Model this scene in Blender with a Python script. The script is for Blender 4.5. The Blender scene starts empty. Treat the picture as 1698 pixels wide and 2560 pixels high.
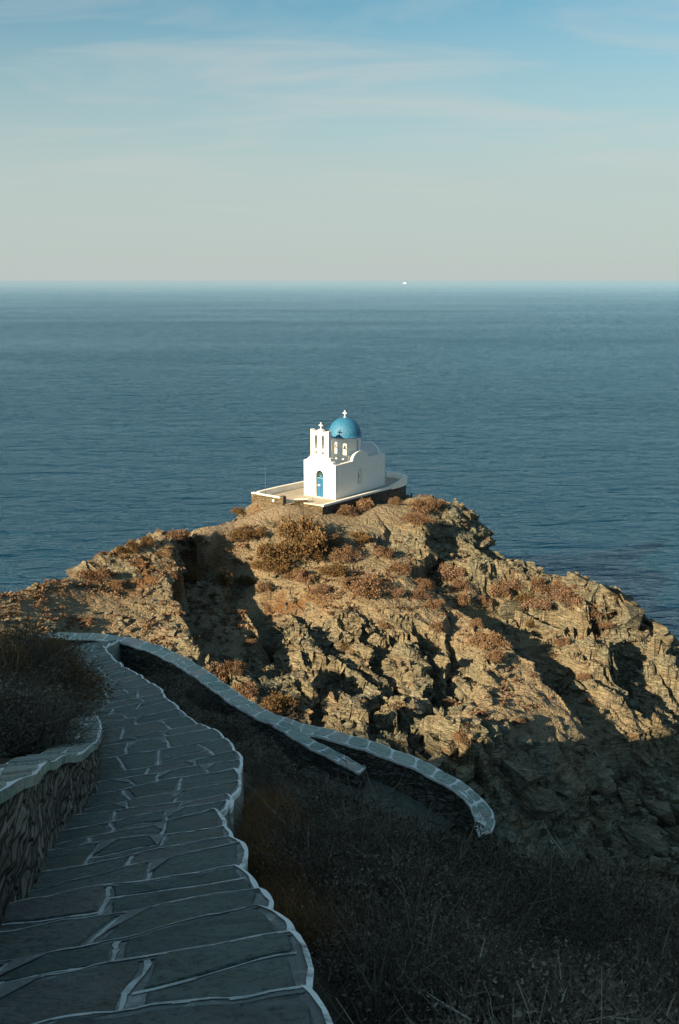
import bpy, bmesh, math, random
import numpy as np
from mathutils import Vector, Matrix

R = math.radians
random.seed(7)
rng = np.random.default_rng(11)
scene = bpy.context.scene
COL = scene.collection
EYE = 36.0                      # camera height above the sea

# ------------------------------------------------------------------ camera
FPX = 35 / 36 * 2560
PITCH = math.atan((1280 - 699) / FPX)
cam_d = bpy.data.cameras.new('camera')
cam_d.lens = 35
cam_d.sensor_fit = 'VERTICAL'
cam_d.sensor_height = 36
cam_d.clip_start = 0.05
cam_d.clip_end = 200000
cam = bpy.data.objects.new('camera', cam_d)
COL.objects.link(cam)
cam.location = (0, 0, EYE)
cam.rotation_euler = (math.pi / 2 - PITCH, 0, 0)
scene.camera = cam
scene.view_settings.view_transform = 'Standard'
scene.view_settings.look = 'None'
scene.view_settings.exposure = 1.45
scene.view_settings.gamma = 1.0
scene.cycles.use_denoising = True


def ray(u, v):
    """Direction from the eye towards a point of the photograph (survey helper)."""
    cx, cy = (u - 849) / FPX, -(v - 1280) / FPX
    return np.array([cx, math.cos(PITCH) + cy * math.sin(PITCH), -math.sin(PITCH) + cy * math.cos(PITCH)])


def at_y(u, v, y):
    r = ray(u, v)
    return r * (y / r[1]) + np.array([0, 0, EYE])


def at_z(u, v, zrel):
    r = ray(u, v)
    return r * (zrel / r[2]) + np.array([0, 0, EYE])


# ------------------------------------------------------------------ noise
def _h(ix, iy, s):
    n = (ix.astype(np.int64) * 374761393 + iy.astype(np.int64) * 668265263 + s * 1274126177) & 0xFFFFFFFF
    n = ((n ^ (n >> 13)) * 1274126177) & 0xFFFFFFFF
    n = ((n ^ (n >> 16)) * 2246822519) & 0xFFFFFFFF
    n = n ^ (n >> 15)
    return (n & 0xFFFFFF) / float(0xFFFFFF)


def vnoise(x, y, s=0):
    ix, iy = np.floor(x), np.floor(y)
    fx, fy = x - ix, y - iy
    fx, fy = fx * fx * (3 - 2 * fx), fy * fy * (3 - 2 * fy)
    a, b = _h(ix, iy, s), _h(ix + 1, iy, s)
    c, d = _h(ix, iy + 1, s), _h(ix + 1, iy + 1, s)
    return (a * (1 - fx) + b * fx) * (1 - fy) + (c * (1 - fx) + d * fx) * fy - 0.5


def fbm(x, y, s=0, o=4):
    r, a = 0, 1.0
    for k in range(o):
        r = r + a * vnoise(x * 2 ** k + 17.3 * k, y * 2 ** k - 9.1 * k, s + k)
        a *= 0.5
    return r


def facets(x, y, size, s, ang=0.0, stretch=1.0, tilt=0.6):
    """Angular blocks: every Voronoi cell gets its own height and its own tilted plane."""
    c, sn = math.cos(ang), math.sin(ang)
    px, py = (x * c + y * sn) / (size * stretch), (-x * sn + y * c) / size
    ix, iy = np.floor(px), np.floor(py)
    best = np.full(px.shape, 1e9)
    sec = np.full(px.shape, 1e9)
    val = np.zeros(px.shape)
    for dx in (-1, 0, 1):
        for dy in (-1, 0, 1):
            jx, jy = ix + dx, iy + dy
            cx, cy = jx + _h(jx, jy, s), jy + _h(jx, jy, s + 1)
            d = (px - cx) ** 2 + (py - cy) ** 2
            g = (_h(jx, jy, s + 2) - 0.5) + tilt * ((_h(jx, jy, s + 3) - 0.5) * (px - cx) + (_h(jx, jy, s + 4) - 0.5) * (py - cy)) * 2
            m = d < best
            sec = np.where(m, best, np.minimum(sec, d))
            val = np.where(m, g, val)
            best = np.where(m, d, best)
    return val * size, np.sqrt(sec) - np.sqrt(best)


class TPS:
    def __init__(self, pts, lam=0.02):
        p = np.array(pts, float)
        self.p = p
        n = len(p)
        K = self.k(p[:, None, :2], p[None, :, :2]) + np.eye(n) * lam * n
        P = np.c_[np.ones(n), p[:, :2]]
        A = np.block([[K, P], [P.T, np.zeros((3, 3))]])
        self.w = np.linalg.solve(A, np.r_[p[:, 2], 0, 0, 0])

    @staticmethod
    def k(a, b):
        d2 = ((a - b) ** 2).sum(-1)
        return 0.5 * d2 * np.log(d2 + 1e-9)

    def __call__(self, x, y):
        sh = np.shape(x)
        q = np.c_[np.ravel(x), np.ravel(y)]
        out = np.empty(len(q))
        for i in range(0, len(q), 20000):
            c = q[i:i + 20000]
            out[i:i + 20000] = self.k(c[:, None], self.p[None, :, :2]) @ self.w[:-3] + self.w[-3] + c @ self.w[-2:]
        return out.reshape(sh)


def sstep(a, b, x):
    t = np.clip((x - a) / (b - a), 0, 1)
    return t * t * (3 - 2 * t)


class Field:
    """A regular height grid with bilinear lookup and a ray march."""
    def __init__(self, x0, x1, y0, y1, c):
        self.x0, self.y0, self.c = x0, y0, c
        self.nx, self.ny = int((x1 - x0) / c) + 1, int((y1 - y0) / c) + 1
        self.X, self.Y = np.meshgrid(x0 + np.arange(self.nx) * c, y0 + np.arange(self.ny) * c)
        self.Z = np.zeros_like(self.X)

    def at(self, x, y):
        fx = np.clip((np.asarray(x, float) - self.x0) / self.c, 0, self.nx - 1.001)
        fy = np.clip((np.asarray(y, float) - self.y0) / self.c, 0, self.ny - 1.001)
        i, j = fx.astype(int), fy.astype(int)
        a, b = fx - i, fy - j
        Z = self.Z
        return (Z[j, i] * (1 - a) + Z[j, i + 1] * a) * (1 - b) + (Z[j + 1, i] * (1 - a) + Z[j + 1, i + 1] * a) * b

    def hit(self, u, v, ya=None, yb=None):
        r = ray(u, v)
        y = np.arange(ya or self.y0 + 1, yb or self.y0 + self.c * self.ny - 1, 0.04)
        p = r[None, :] * (y / r[1])[:, None]
        below = (p[:, 2] + EYE) < self.at(p[:, 0], p[:, 1])
        k = int(np.argmax(below)) if below.any() else len(y) - 1
        return np.array([p[k, 0], p[k, 1], float(self.at(p[k, 0], p[k, 1]))])

    def mesh(self, name, dx=None, dy=None, dz=None):
        n = self.nx * self.ny
        co = np.empty((n, 3), np.float32)
        co[:, 0] = (self.X + (0 if dx is None else dx)).ravel()
        co[:, 1] = (self.Y + (0 if dy is None else dy)).ravel()
        co[:, 2] = (self.Z + (0 if dz is None else dz)).ravel()
        idx = np.arange(n).reshape(self.ny, self.nx)
        q = np.stack([idx[:-1, :-1], idx[:-1, 1:], idx[1:, 1:], idx[1:, :-1]], -1).reshape(-1, 4)
        return mesh_np(name, co, q)


def mesh_np(name, co, faces, smooth=False, mats=None):
    """numpy arrays to a mesh; faces is an (n,3) or (n,4) array."""
    k = faces.shape[1]
    me = bpy.data.meshes.new(name)
    me.vertices.add(len(co))
    me.vertices.foreach_set('co', np.ascontiguousarray(co, np.float32).ravel())
    me.loops.add(len(faces) * k)
    me.loops.foreach_set('vertex_index', np.ascontiguousarray(faces, np.int32).ravel())
    me.polygons.add(len(faces))
    me.polygons.foreach_set('loop_start', np.arange(len(faces), dtype=np.int32) * k)
    me.polygons.foreach_set('use_smooth', np.full(len(faces), smooth, bool))
    if mats is not None:
        me.polygons.foreach_set('material_index', np.ascontiguousarray(mats, np.int32))
    me.update(calc_edges=True)
    return me


def attr(me, name, vals, domain='POINT'):
    a = me.attributes.new(name, 'FLOAT', domain)
    a.data.foreach_set('value', np.ascontiguousarray(vals, np.float32).ravel())


def link(name, me, mats, parent=None):
    o = bpy.data.objects.new(name, me)
    COL.objects.link(o)
    if me is not None and hasattr(me, 'materials'):
        for m in (mats if isinstance(mats, (list, tuple)) else [mats]):
            if m is not None and len(me.materials) < (len(mats) if isinstance(mats, (list, tuple)) else 1):
                me.materials.append(m)
    if parent is not None:
        o.parent = parent
    return o


def tag(o, label=None, cat=None, group=None, kind=None):
    if label: o['label'] = label
    if cat: o['category'] = cat
    if group: o['group'] = group
    if kind: o['kind'] = kind
    return o


def empty(name, loc=(0, 0, 0), rz=0.0):
    o = bpy.data.objects.new(name, None)
    o.empty_display_size = 0.3
    COL.objects.link(o)
    o.location = loc
    o.rotation_euler = (0, 0, rz)
    return o


# ------------------------------------------------------------------ materials
class NT:
    def __init__(self, name):
        self.m = bpy.data.materials.new(name)
        self.m.use_nodes = True
        self.t = self.m.node_tree
        self.b = self.t.nodes['Principled BSDF']

    def n(self, typ, **kw):
        nd = self.t.nodes.new(typ)
        for k, v in kw.items():
            if k.startswith('i_'):
                nd.inputs[int(k[2:]) if k[2:].isdigit() else k[2:].replace('_', ' ')].default_value = v
            else:
                setattr(nd, k, v)
        return nd

    def l(self, a, b):
        self.t.links.new(a, b)

    def coord(self, scale=(1, 1, 1), rot=(0, 0, 0)):
        tc = self.n('ShaderNodeTexCoord')
        mp = self.n('ShaderNodeMapping')
        mp.inputs['Scale'].default_value = scale
        mp.inputs['Rotation'].default_value = rot
        self.l(tc.outputs['Object'], mp.inputs['Vector'])
        return mp.outputs['Vector']

    def noise(self, vec, scale, detail=6, rough=0.6, dist=0.0):
        nd = self.n('ShaderNodeTexNoise')
        nd.inputs['Scale'].default_value = scale
        nd.inputs['Detail'].default_value = detail
        nd.inputs['Roughness'].default_value = rough
        nd.inputs['Distortion'].default_value = dist
        self.l(vec, nd.inputs['Vector'])
        return nd.outputs['Fac']

    def voro(self, vec, scale, feature='F1', out='Distance'):
        nd = self.n('ShaderNodeTexVoronoi', feature=feature)
        nd.inputs['Scale'].default_value = scale
        self.l(vec, nd.inputs['Vector'])
        return nd.outputs[out]

    def ramp(self, fac, stops, interp='LINEAR'):
        nd = self.n('ShaderNodeValToRGB')
        cr = nd.color_ramp
        cr.interpolation = interp
        while len(cr.elements) < len(stops):
            cr.elements.new(0.5)
        for e, (p, c) in zip(cr.elements, stops):
            e.position = p
            e.color = (*c, 1) if len(c) == 3 else c
        self.l(fac, nd.inputs['Fac'])
        return nd.outputs['Color']

    def mix(self, fac, a, b, mode='MIX'):
        nd = self.n('ShaderNodeMix', data_type='RGBA', blend_type=mode)
        for s, v in (('Factor_Float', fac), ('A_Color', a), ('B_Color', b)):
            inp = [i for i in nd.inputs if i.identifier == s][0]
            if hasattr(v, 'is_output'):
                self.l(v, inp)
            else:
                inp.default_value = (*v, 1) if isinstance(v, tuple) and len(v) == 3 else v
        return [o for o in nd.outputs if o.identifier == 'Result_Color'][0]

    def math(self, op, a, b=None, clamp=False):
        nd = self.n('ShaderNodeMath', operation=op, use_clamp=clamp)
        for i, v in enumerate((a, b)):
            if v is None: continue
            if hasattr(v, 'is_output'):
                self.l(v, nd.inputs[i])
            else:
                nd.inputs[i].default_value = v
        return nd.outputs[0]

    def attr(self, name):
        nd = self.n('ShaderNodeAttribute', attribute_name=name)
        return nd.outputs['Fac']

    def bump(self, h, dist=0.02, strength=1.0, normal=None):
        nd = self.n('ShaderNodeBump')
        nd.inputs['Strength'].default_value = strength
        nd.inputs['Distance'].default_value = dist
        self.l(h, nd.inputs['Height'])
        if normal is not None:
            self.l(normal, nd.inputs['Normal'])
        return nd.outputs['Normal']

    def done(self, col=None, rough=0.85, normal=None, spec=0.3, **kw):
        b = self.b
        if col is not None:
            if hasattr(col, 'is_output'): self.l(col, b.inputs['Base Color'])
            else: b.inputs['Base Color'].default_value = (*col, 1)
        if hasattr(rough, 'is_output'): self.l(rough, b.inputs['Roughness'])
        else: b.inputs['Roughness'].default_value = rough
        if normal is not None: self.l(normal, b.inputs['Normal'])
        b.inputs['Specular IOR Level'].default_value = spec
        for k, v in kw.items():
            b.inputs[k.replace('_', ' ')].default_value = v
        return self.m


def mat_rock():
    t = NT('schist_rock_and_soil')
    v = t.coord()
    vs = t.coord((1.0, 1.0, 4.0), (0.25, 0.45, 0))
    big = t.noise(v, 0.25, 4, 0.6)
    n1 = t.noise(vs, 1.3, 8, 0.65, 0.4)
    n2 = t.noise(v, 9, 6, 0.7)
    rock = t.ramp(n1, [(0.28, (0.058, 0.055, 0.042)), (0.42, (0.150, 0.133, 0.090)), (0.58, (0.245, 0.215, 0.143)), (0.78, (0.385, 0.345, 0.24))])
    green = t.ramp(n1, [(0.3, (0.075, 0.082, 0.064)), (0.7, (0.275, 0.27, 0.20))])
    rock = t.mix(t.ramp(big, [(0.42, (0, 0, 0)), (0.58, (1, 1, 1))]), rock, green)
    rust = t.ramp(t.noise(v, 0.7, 5, 0.6), [(0.55, (0, 0, 0)), (0.7, (1, 1, 1))])
    rock = t.mix(t.math('MULTIPLY', rust, 0.65), rock, (0.180, 0.096, 0.045))
    soil = t.ramp(n2, [(0.3, (0.12, 0.10, 0.068)), (0.55, (0.225, 0.185, 0.122)), (0.75, (0.33, 0.28, 0.20))])
    col = t.mix(t.attr('soil'), rock, soil)
    rb = t.ramp(n2, [(0.3, (0.080, 0.044, 0.020)), (0.7, (0.21, 0.122, 0.06))])
    col = t.mix(t.attr('rust'), col, rb)
    col = t.mix(t.attr('track'), col, t.ramp(n2, [(0.3, (0.228, 0.180, 0.120)), (0.7, (0.300, 0.240, 0.168))]))
    sm_ = t.noise(t.coord((0.5, 0.5, 7.0), (0.12, 0.22, 0)), 1.0, 6, 0.6, 0.6)
    seam = t.ramp(sm_, [(0.43, (0, 0, 0)), (0.475, (0.75, 0.75, 0.75)), (0.50, (0.75, 0.75, 0.75)), (0.54, (0, 0, 0))])
    seam = t.mix(t.attr('soil'), seam, (0.0, 0.0, 0.0))
    col = t.mix(seam, col, (0.045, 0.042, 0.034))
    ck = t.voro(t.coord((1, 1, 3), (0.2, 0.5, 0)), 1.6, 'DISTANCE_TO_EDGE')
    h = t.math('ADD', t.math('MULTIPLY', n1, 0.42), t.math('MULTIPLY', n2, 0.20))
    h = t.math('ADD', h, t.math('MULTIPLY', t.math('MINIMUM', ck, 0.12), 1.6))
    return t.done(col, 0.92, t.bump(h, 0.28, 1.0), 0.15)


def mat_ground():
    t = NT('dark_hillside_soil')
    v = t.coord()
    n = t.noise(v, 3, 8, 0.7)
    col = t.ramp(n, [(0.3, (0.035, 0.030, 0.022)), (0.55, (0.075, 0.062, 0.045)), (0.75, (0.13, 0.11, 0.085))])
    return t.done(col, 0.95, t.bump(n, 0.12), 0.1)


def mat_white(name='whitewash', c=(0.80, 0.79, 0.75)):
    t = NT(name)
    v = t.coord()
    n = t.noise(v, 2.2, 6, 0.65)
    n2 = t.noise(v, 14, 4, 0.6)
    col = t.mix(t.ramp(n, [(0.35, (0, 0, 0)), (0.7, (1, 1, 1))]), c, tuple(x * 0.9 for x in c))
    spots = t.ramp(t.noise(v, 6, 5, 0.75), [(0.68, (0, 0, 0)), (0.75, (0.5, 0.5, 0.5))])
    col = t.mix(spots, col, (0.5, 0.47, 0.40))
    return t.done(col, 0.8, t.bump(t.math('ADD', n, t.math('MULTIPLY', n2, 0.5)), 0.03, 0.8), 0.2)


def mat_plain(name, c, rough=0.6, var=0.25, scale=6, bump=0.01, spec=0.4):
    t = NT(name)
    n = t.noise(t.coord(), scale, 5, 0.6)
    col = t.ramp(n, [(0.25, tuple(x * (1 - var) for x in c)), (0.75, tuple(min(1, x * (1 + var)) for x in c))])
    return t.done(col, rough, t.bump(n, bump), spec)


def mat_dome():
    t = NT('blue_dome_paint')
    v = t.coord()
    n = t.noise(v, 2.5, 6, 0.65)
    n2 = t.noise(t.coord((5, 5, 1.2)), 2.0, 5, 0.6)
    col = t.ramp(n2, [(0.3, (0.018, 0.115, 0.23)), (0.55, (0.025, 0.155, 0.30)), (0.8, (0.05, 0.21, 0.36))])
    return t.done(col, 0.5, t.bump(t.math('ADD', n, n2), 0.07, 0.8), 0.4)


def mat_drystone(name, dark=1.0, warm=0.0):
    t = NT(name)
    v = t.coord((1, 1, 1))
    vv = t.coord((2.6, 2.6, 8.0))
    ce = t.voro(vv, 1.6, 'DISTANCE_TO_EDGE')
    cc = t.voro(vv, 1.6, 'F1', 'Color')
    sep = t.n('ShaderNodeSeparateColor')
    t.l(cc, sep.inputs[0])
    rnd = sep.outputs[0]
    a = tuple(dark * x for x in (0.035 + 0.05 * warm, 0.036 + 0.03 * warm, 0.034))
    b = tuple(dark * x for x in (0.10 + 0.18 * warm, 0.10 + 0.12 * warm, 0.092 + 0.02 * warm))
    c = tuple(dark * x for x in (0.19 + 0.25 * warm, 0.18 + 0.18 * warm, 0.16 + 0.08 * warm))
    col = t.ramp(rnd, [(0.1, a), (0.5, b), (0.9, c)])
    n = t.noise(v, 12, 5, 0.65)
    col = t.mix(0.35, col, t.ramp(n, [(0.3, a), (0.7, c)]))
    gap = t.ramp(ce, [(0.0, (0, 0, 0)), (0.07, (1, 1, 1))])
    col = t.mix(gap, tuple(x * 0.35 for x in a), col)
    h = t.math('ADD', t.math('MINIMUM', ce, 0.14), t.math('ADD', t.math('MULTIPLY', n, 0.05), t.math('MULTIPLY', rnd, 0.12)))
    return t.done(col, 0.9, t.bump(h, 0.35), 0.2)


def mat_slate(name, dark=1.0, warm=0.0):
    t = NT(name)
    v = t.coord()
    r = t.attr('tone')
    n = t.noise(t.coord((1, 2.2, 1)), 3.5, 9, 0.72, 0.8)
    n2 = t.noise(v, 26, 6, 0.75)
    n3 = t.noise(v, 1.7, 5, 0.6)
    D = lambda r_, g_, b_: (dark * r_ * (1 + warm), dark * g_ * (1 + 0.08 * warm), dark * b_)
    c1 = t.ramp(r, [(0.0, D(0.028, 0.060, 0.053)), (0.4, D(0.042, 0.080, 0.071)), (0.72, D(0.060, 0.095, 0.083)), (0.88, D(0.078, 0.092, 0.082)), (1.0, D(0.098, 0.088, 0.084))])
    col = t.mix(t.ramp(n, [(0.38, (0, 0, 0)), (0.66, (0.9, 0.9, 0.9))]), c1, t.mix(0.55, c1, D(0.13, 0.18, 0.165)))
    col = t.mix(t.ramp(n2, [(0.36, (0.8, 0.8, 0.8)), (0.52, (0, 0, 0))]), col, D(0.022, 0.034, 0.032))
    stain = t.ramp(n3, [(0.56, (0, 0, 0)), (0.68, (0.55, 0.55, 0.55))])
    col = t.mix(stain, col, D(0.088, 0.085, 0.066))
    chalk = t.ramp(t.noise(v, 9, 6, 0.8), [(0.64, (0, 0, 0)), (0.74, (0.35, 0.35, 0.35))])
    col = t.mix(chalk, col, D(0.26, 0.29, 0.28))
    h = t.math('ADD', t.math('MULTIPLY', n, 0.9), t.math('MULTIPLY', n2, 0.3))
    return t.done(col, t.math('ADD', t.math('MULTIPLY', n, 0.3), 0.5), t.bump(h, 0.06, 1.0), 0.3)


def mat_joint(name, white, grey, lo, hi):
    """Whitewash line painted on grey mortar and half worn away."""
    t = NT(name)
    v = t.coord()
    n = t.noise(v, 5, 6, 0.7)
    n2 = t.noise(v, 30, 5, 0.7)
    w = t.ramp(t.math('ADD', t.math('MULTIPLY', n, 0.7), t.math('MULTIPLY', n2, 0.3)), [(lo, (0, 0, 0)), (hi, (1, 1, 1))])
    col = t.mix(w, grey, white)
    return t.done(col, 0.9, t.bump(n2, 0.01), 0.2)


def mat_leaf(name, stops):
    t = NT(name)
    r = t.attr('tone')
    col = t.ramp(r, stops)
    return t.done(col, 0.85, None, 0.15)


def mat_sea():
    t = NT('sea_water')
    v = t.coord((1, 1, 1))
    geo = t.coord((1.0, 2.3, 1), (0, 0, 0.12))
    w0 = t.noise(geo, 0.03, 3, 0.5, 0.3)
    w1 = t.noise(geo, 0.10, 4, 0.5, 0.3)
    w2 = t.noise(geo, 0.42, 5, 0.6, 0.4)
    w3 = t.noise(geo, 2.2, 3, 0.6)
    patch = t.noise(t.coord((0.35, 1.6, 1), (0, 0, -0.08)), 0.006, 4, 0.55, 0.6)
    h = t.math('ADD', t.math('ADD', t.math('MULTIPLY', w0, 3.0), t.math('MULTIPLY', w1, 3.0)), t.math('ADD', t.math('MULTIPLY', w2, 0.75), t.math('MULTIPLY', w3, 0.10)))
    amp = t.ramp(patch, [(0.35, (0.72, 0.72, 0.72)), (0.65, (1, 1, 1))])
    ln = t.n('ShaderNodeVectorMath', operation='LENGTH')
    t.l(v, ln.inputs[0])
    calm = t.math('DIVIDE', 1.0, t.math('ADD', t.math('MULTIPLY', ln.outputs['Value'], 1 / 1300.0), 0.92))     # the water lies calmer offshore
    h = t.math('MULTIPLY', t.math('MULTIPLY', h, amp), calm)
    col = t.ramp(patch, [(0.3, (0.0015, 0.034, 0.066)), (0.7, (0.001, 0.026, 0.052))])
    nrm = t.bump(h, 1.45, 1.0)
    fr = t.n('ShaderNodeFresnel')
    fr.inputs['IOR'].default_value = 1.6
    t.l(nrm, fr.inputs['Normal'])
    f = fr.outputs['Fac']
    gl = t.n('ShaderNodeBsdfAnisotropic')
    gl.inputs['Roughness'].default_value = 0.18
    t.l(nrm, gl.inputs['Normal'])
    # light scattered back out of deep water is put into the reflection's colour: blue when looked into, clear at a glancing angle
    t.l(t.ramp(f, [(0.0, (0.010, 0.14, 0.38)), (0.16, (0.035, 0.24, 0.50)), (0.34, (0.38, 0.76, 1.0)), (0.55, (0.76, 0.93, 0.97)), (1.0, (0.92, 1.0, 1.0))]), gl.inputs['Color'])
    df = t.n('ShaderNodeBsdfDiffuse')
    t.l(col, df.inputs['Color'])
    mx = t.n('ShaderNodeMixShader')
    t.l(t.math('MAXIMUM', t.math('MULTIPLY', f, 1.45, True), 0.12), mx.inputs[0])
    t.l(df.outputs[0], mx.inputs[1])
    t.l(gl.outputs[0], mx.inputs[2])
    t.t.nodes.remove(t.b)
    t.l(mx.outputs[0], t.t.nodes['Material Output'].inputs['Surface'])
    return t.m


M = dict(
    rock=mat_rock(), ground=mat_ground(), white=mat_white(), white_lifted=mat_white('sun_lifted_whitewash', (0.84, 0.82, 0.76)),  # second whitewash lightened: grazing sun on the side walls put into its colour
    dome=mat_dome(), blue=mat_plain('blue_door_paint', (0.015, 0.115, 0.25), 0.45, 0.2, 8),
    dark=mat_plain('dark_glass_and_backing', (0.01, 0.013, 0.016), 0.2, 0.2), shadow=mat_plain('dark_opening', (0.06, 0.055, 0.05), 0.9),
    frame=mat_plain('blue_frame_paint', (0.12, 0.30, 0.44), 0.5, 0.1, 8),
    sunstone=mat_drystone('ochre_rubble_stone', 0.62, 0.8), drystone=mat_drystone('dark_drystone', 1.0, 0.10),
    slate=mat_slate('path_slate', 1.55), coping_slate=mat_slate('coping_slate', 4.6, 0.36), ret_slate=mat_slate('retaining_coping_slate', 3.4, 0.32),
    mortar=mat_joint('path_mortar', (0.44, 0.48, 0.455), (0.185, 0.205, 0.192), 0.50, 0.66),
    paint=mat_joint('path_whitewash_line', (0.56, 0.62, 0.59), (0.19, 0.215, 0.20), 0.36, 0.54),
    nosing=mat_joint('path_nosing_whitewash', (0.58, 0.63, 0.60), (0.24, 0.27, 0.255), 0.38, 0.56),
    edge=mat_joint('path_edge_whitewash', (0.80, 0.84, 0.81), (0.20, 0.222, 0.21), 0.36, 0.50),
    joint=mat_joint('coping_whitewash_joint', (0.80, 0.82, 0.79), (0.40, 0.42, 0.41), 0.30, 0.50),
    terrace=mat_plain('pale_terrace_paving', (0.36, 0.33, 0.27), 0.85, 0.18, 1.6),
    metal=mat_plain('grey_metal', (0.10, 0.10, 0.10), 0.5, 0.2),
    shrub=mat_leaf('rust_shrub_leaves', [(0, (0.06, 0.036, 0.022)), (0.35, (0.135, 0.085, 0.052)), (0.7, (0.20, 0.132, 0.083)), (1, (0.28, 0.195, 0.128))]),
    shrub_pink=mat_leaf('pinkish_dry_shrub_twigs', [(0, (0.07, 0.042, 0.028)), (0.4, (0.155, 0.100, 0.068)), (0.8, (0.22, 0.150, 0.105)), (1, (0.28, 0.2, 0.145))]),
    shrub_olive=mat_leaf('olive_brown_shrub_leaves', [(0, (0.045, 0.030, 0.014)), (0.4, (0.105, 0.068, 0.032)), (0.8, (0.155, 0.10, 0.046)), (1, (0.2, 0.135, 0.068))]),
    scrub=mat_leaf('dark_scrub_twigs', [(0, (0.045, 0.043, 0.036)), (0.5, (0.125, 0.106, 0.078)), (0.85, (0.235, 0.205, 0.155)), (1, (0.36, 0.34, 0.29))]),
    scrub_rust=mat_leaf('rusty_dead_grass', [(0, (0.08, 0.042, 0.018)), (0.5, (0.22, 0.12, 0.048)), (1, (0.36, 0.23, 0.12))]),
    bark=mat_plain('shrub_bark', (0.06, 0.045, 0.035), 0.9, 0.3),
    sea=mat_sea(), foam=mat_plain('sea_foam', (0.6, 0.62, 0.62), 0.8, 0.15),
    boat=mat_plain('white_boat_paint', (0.8, 0.8, 0.8), 0.5, 0.05),
)

# ------------------------------------------------------------------ upper path profile
PZ_Y = [-3, 0, 2.7, 4.0, 6.3, 8.2, 10.3, 13.5, 17.5, 21.5, 27, 31]
PZ_Z = [-1.2, -1.65, -2.29, -2.86, -3.84, -4.60, -5.26, -6.26, -7.42, -8.72, -10.5, -11.6]


def pz(y):
    return np.interp(y, PZ_Y, PZ_Z) + EYE


def on_path(u, v):
    r = ray(u, v)
    y = np.arange(1.5, 31, 0.01)
    d = y * (r[2] / r[1]) + EYE - pz(y)
    k = int(np.argmax(d < 0)) if (d < 0).any() else len(y) - 1
    return np.array([r[0] / r[1] * y[k], y[k], pz(y[k])])


RIGHT_PX = [(835, 2558), (813, 2510), (785, 2466), (768, 2428), (750, 2396), (712, 2374), (690, 2336), (684, 2293), (658, 2255), (637, 2233), (623, 2173),
            (596, 2125), (572, 2098), (562, 2070), (580, 2042), (600, 2000), (612, 1965), (610, 1925), (600, 1891), (564, 1858), (542, 1842), (504, 1826), (463, 1798), (428, 1771),
            (410, 1744), (379, 1716), (325, 1689), (290, 1664), (272, 1641), (262, 1628)]
LEFT_PX = [(0, 2290), (49, 2235), (85, 2215), (108, 2140), (145, 2060), (173, 2031), (217, 2010), (255, 1934), (252, 1900), (246, 1850), (234, 1800), (222, 1761),
           (200, 1720), (165, 1680), (120, 1655), (80, 1638)]
PR = np.array([on_path(*p) for p in RIGHT_PX])
PL = np.array([on_path(*p) for p in LEFT_PX])
PL = np.vstack([[PL[0, 0] + 0.20, 0.8, pz(0.8)], [PL[0, 0] + 0.1, 2.4, pz(2.4)], PL])
PR = np.vstack([[PR[0, 0] + 0.35, 0.8, pz(0.8)], PR])
_oR, _oL = np.argsort(PR[:, 1]), np.argsort(PL[:, 1])
PR, PL = PR[_oR], PL[_oL]
for P_ in (PR, PL):                      # keep y strictly growing
    P_[:, 1] = np.maximum.accumulate(P_[:, 1] + np.arange(len(P_)) * 1e-4)


def xr(y): return np.interp(y, PR[:, 1], PR[:, 0])
def xl(y): return np.interp(y, PL[:, 1], PL[:, 0])


# ------------------------------------------------------------------ walls of the lower path (surveyed)
K = 1.0829
OUT_PX = [(60, 1470, -11.15), (130, 1467, -11.2), (200, 1467.5, -11.2), (280, 1476, -11.2), (350, 1494, -11.2), (420, 1527, -11.25), (480, 1566, -11.3), (550, 1616, -11.4),
          (610, 1650, -11.45), (680, 1675, -11.5), (750, 1692, -11.55), (820, 1711, -11.6), (900, 1738, -11.7), (960, 1762, -11.8), (1020, 1792, -12.0),
          (1070, 1824, -12.25), (1103, 1857, -12.5), (1118, 1882, -12.65), (1120, 1905, -12.8), (1098, 1916, -12.9)]
BR_PX = [(622, 1656, -11.5), (655, 1675, -11.5), (690, 1699, -11.55), (760, 1737, -11.7), (845, 1780, -11.95)]
OUT = np.array([at_z(u * K, v * K, z) for u, v, z in OUT_PX])
BRW = np.array([at_z(u * K, v * K, z) for u, v, z in BR_PX])


def resample(P, step):
    d = np.r_[0, np.cumsum(np.linalg.norm(np.diff(P[:, :2], axis=0), axis=1))]
    # Catmull-Rom through the points, then even spacing
    n = len(P)
    Q = []
    for i in range(n - 1):
        p0, p1, p2, p3 = P[max(i - 1, 0)], P[i], P[i + 1], P[min(i + 2, n - 1)]
        for t in np.linspace(0, 1, 24, endpoint=False):
            Q.append(0.5 * ((2 * p1) + (-p0 + p2) * t + (2 * p0 - 5 * p1 + 4 * p2 - p3) * t * t + (-p0 + 3 * p1 - 3 * p2 + p3) * t ** 3))
    Q.append(P[-1])
    Q = np.array(Q)
    d = np.r_[0, np.cumsum(np.linalg.norm(np.diff(Q[:, :2], axis=0), axis=1))]
    s = np.arange(0, d[-1] + 1e-6, step)
    return np.c_[[np.interp(s, d, Q[:, k]) for k in range(3)]].T


OUTR, BRR = resample(OUT, 0.1), resample(BRW, 0.1)

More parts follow.
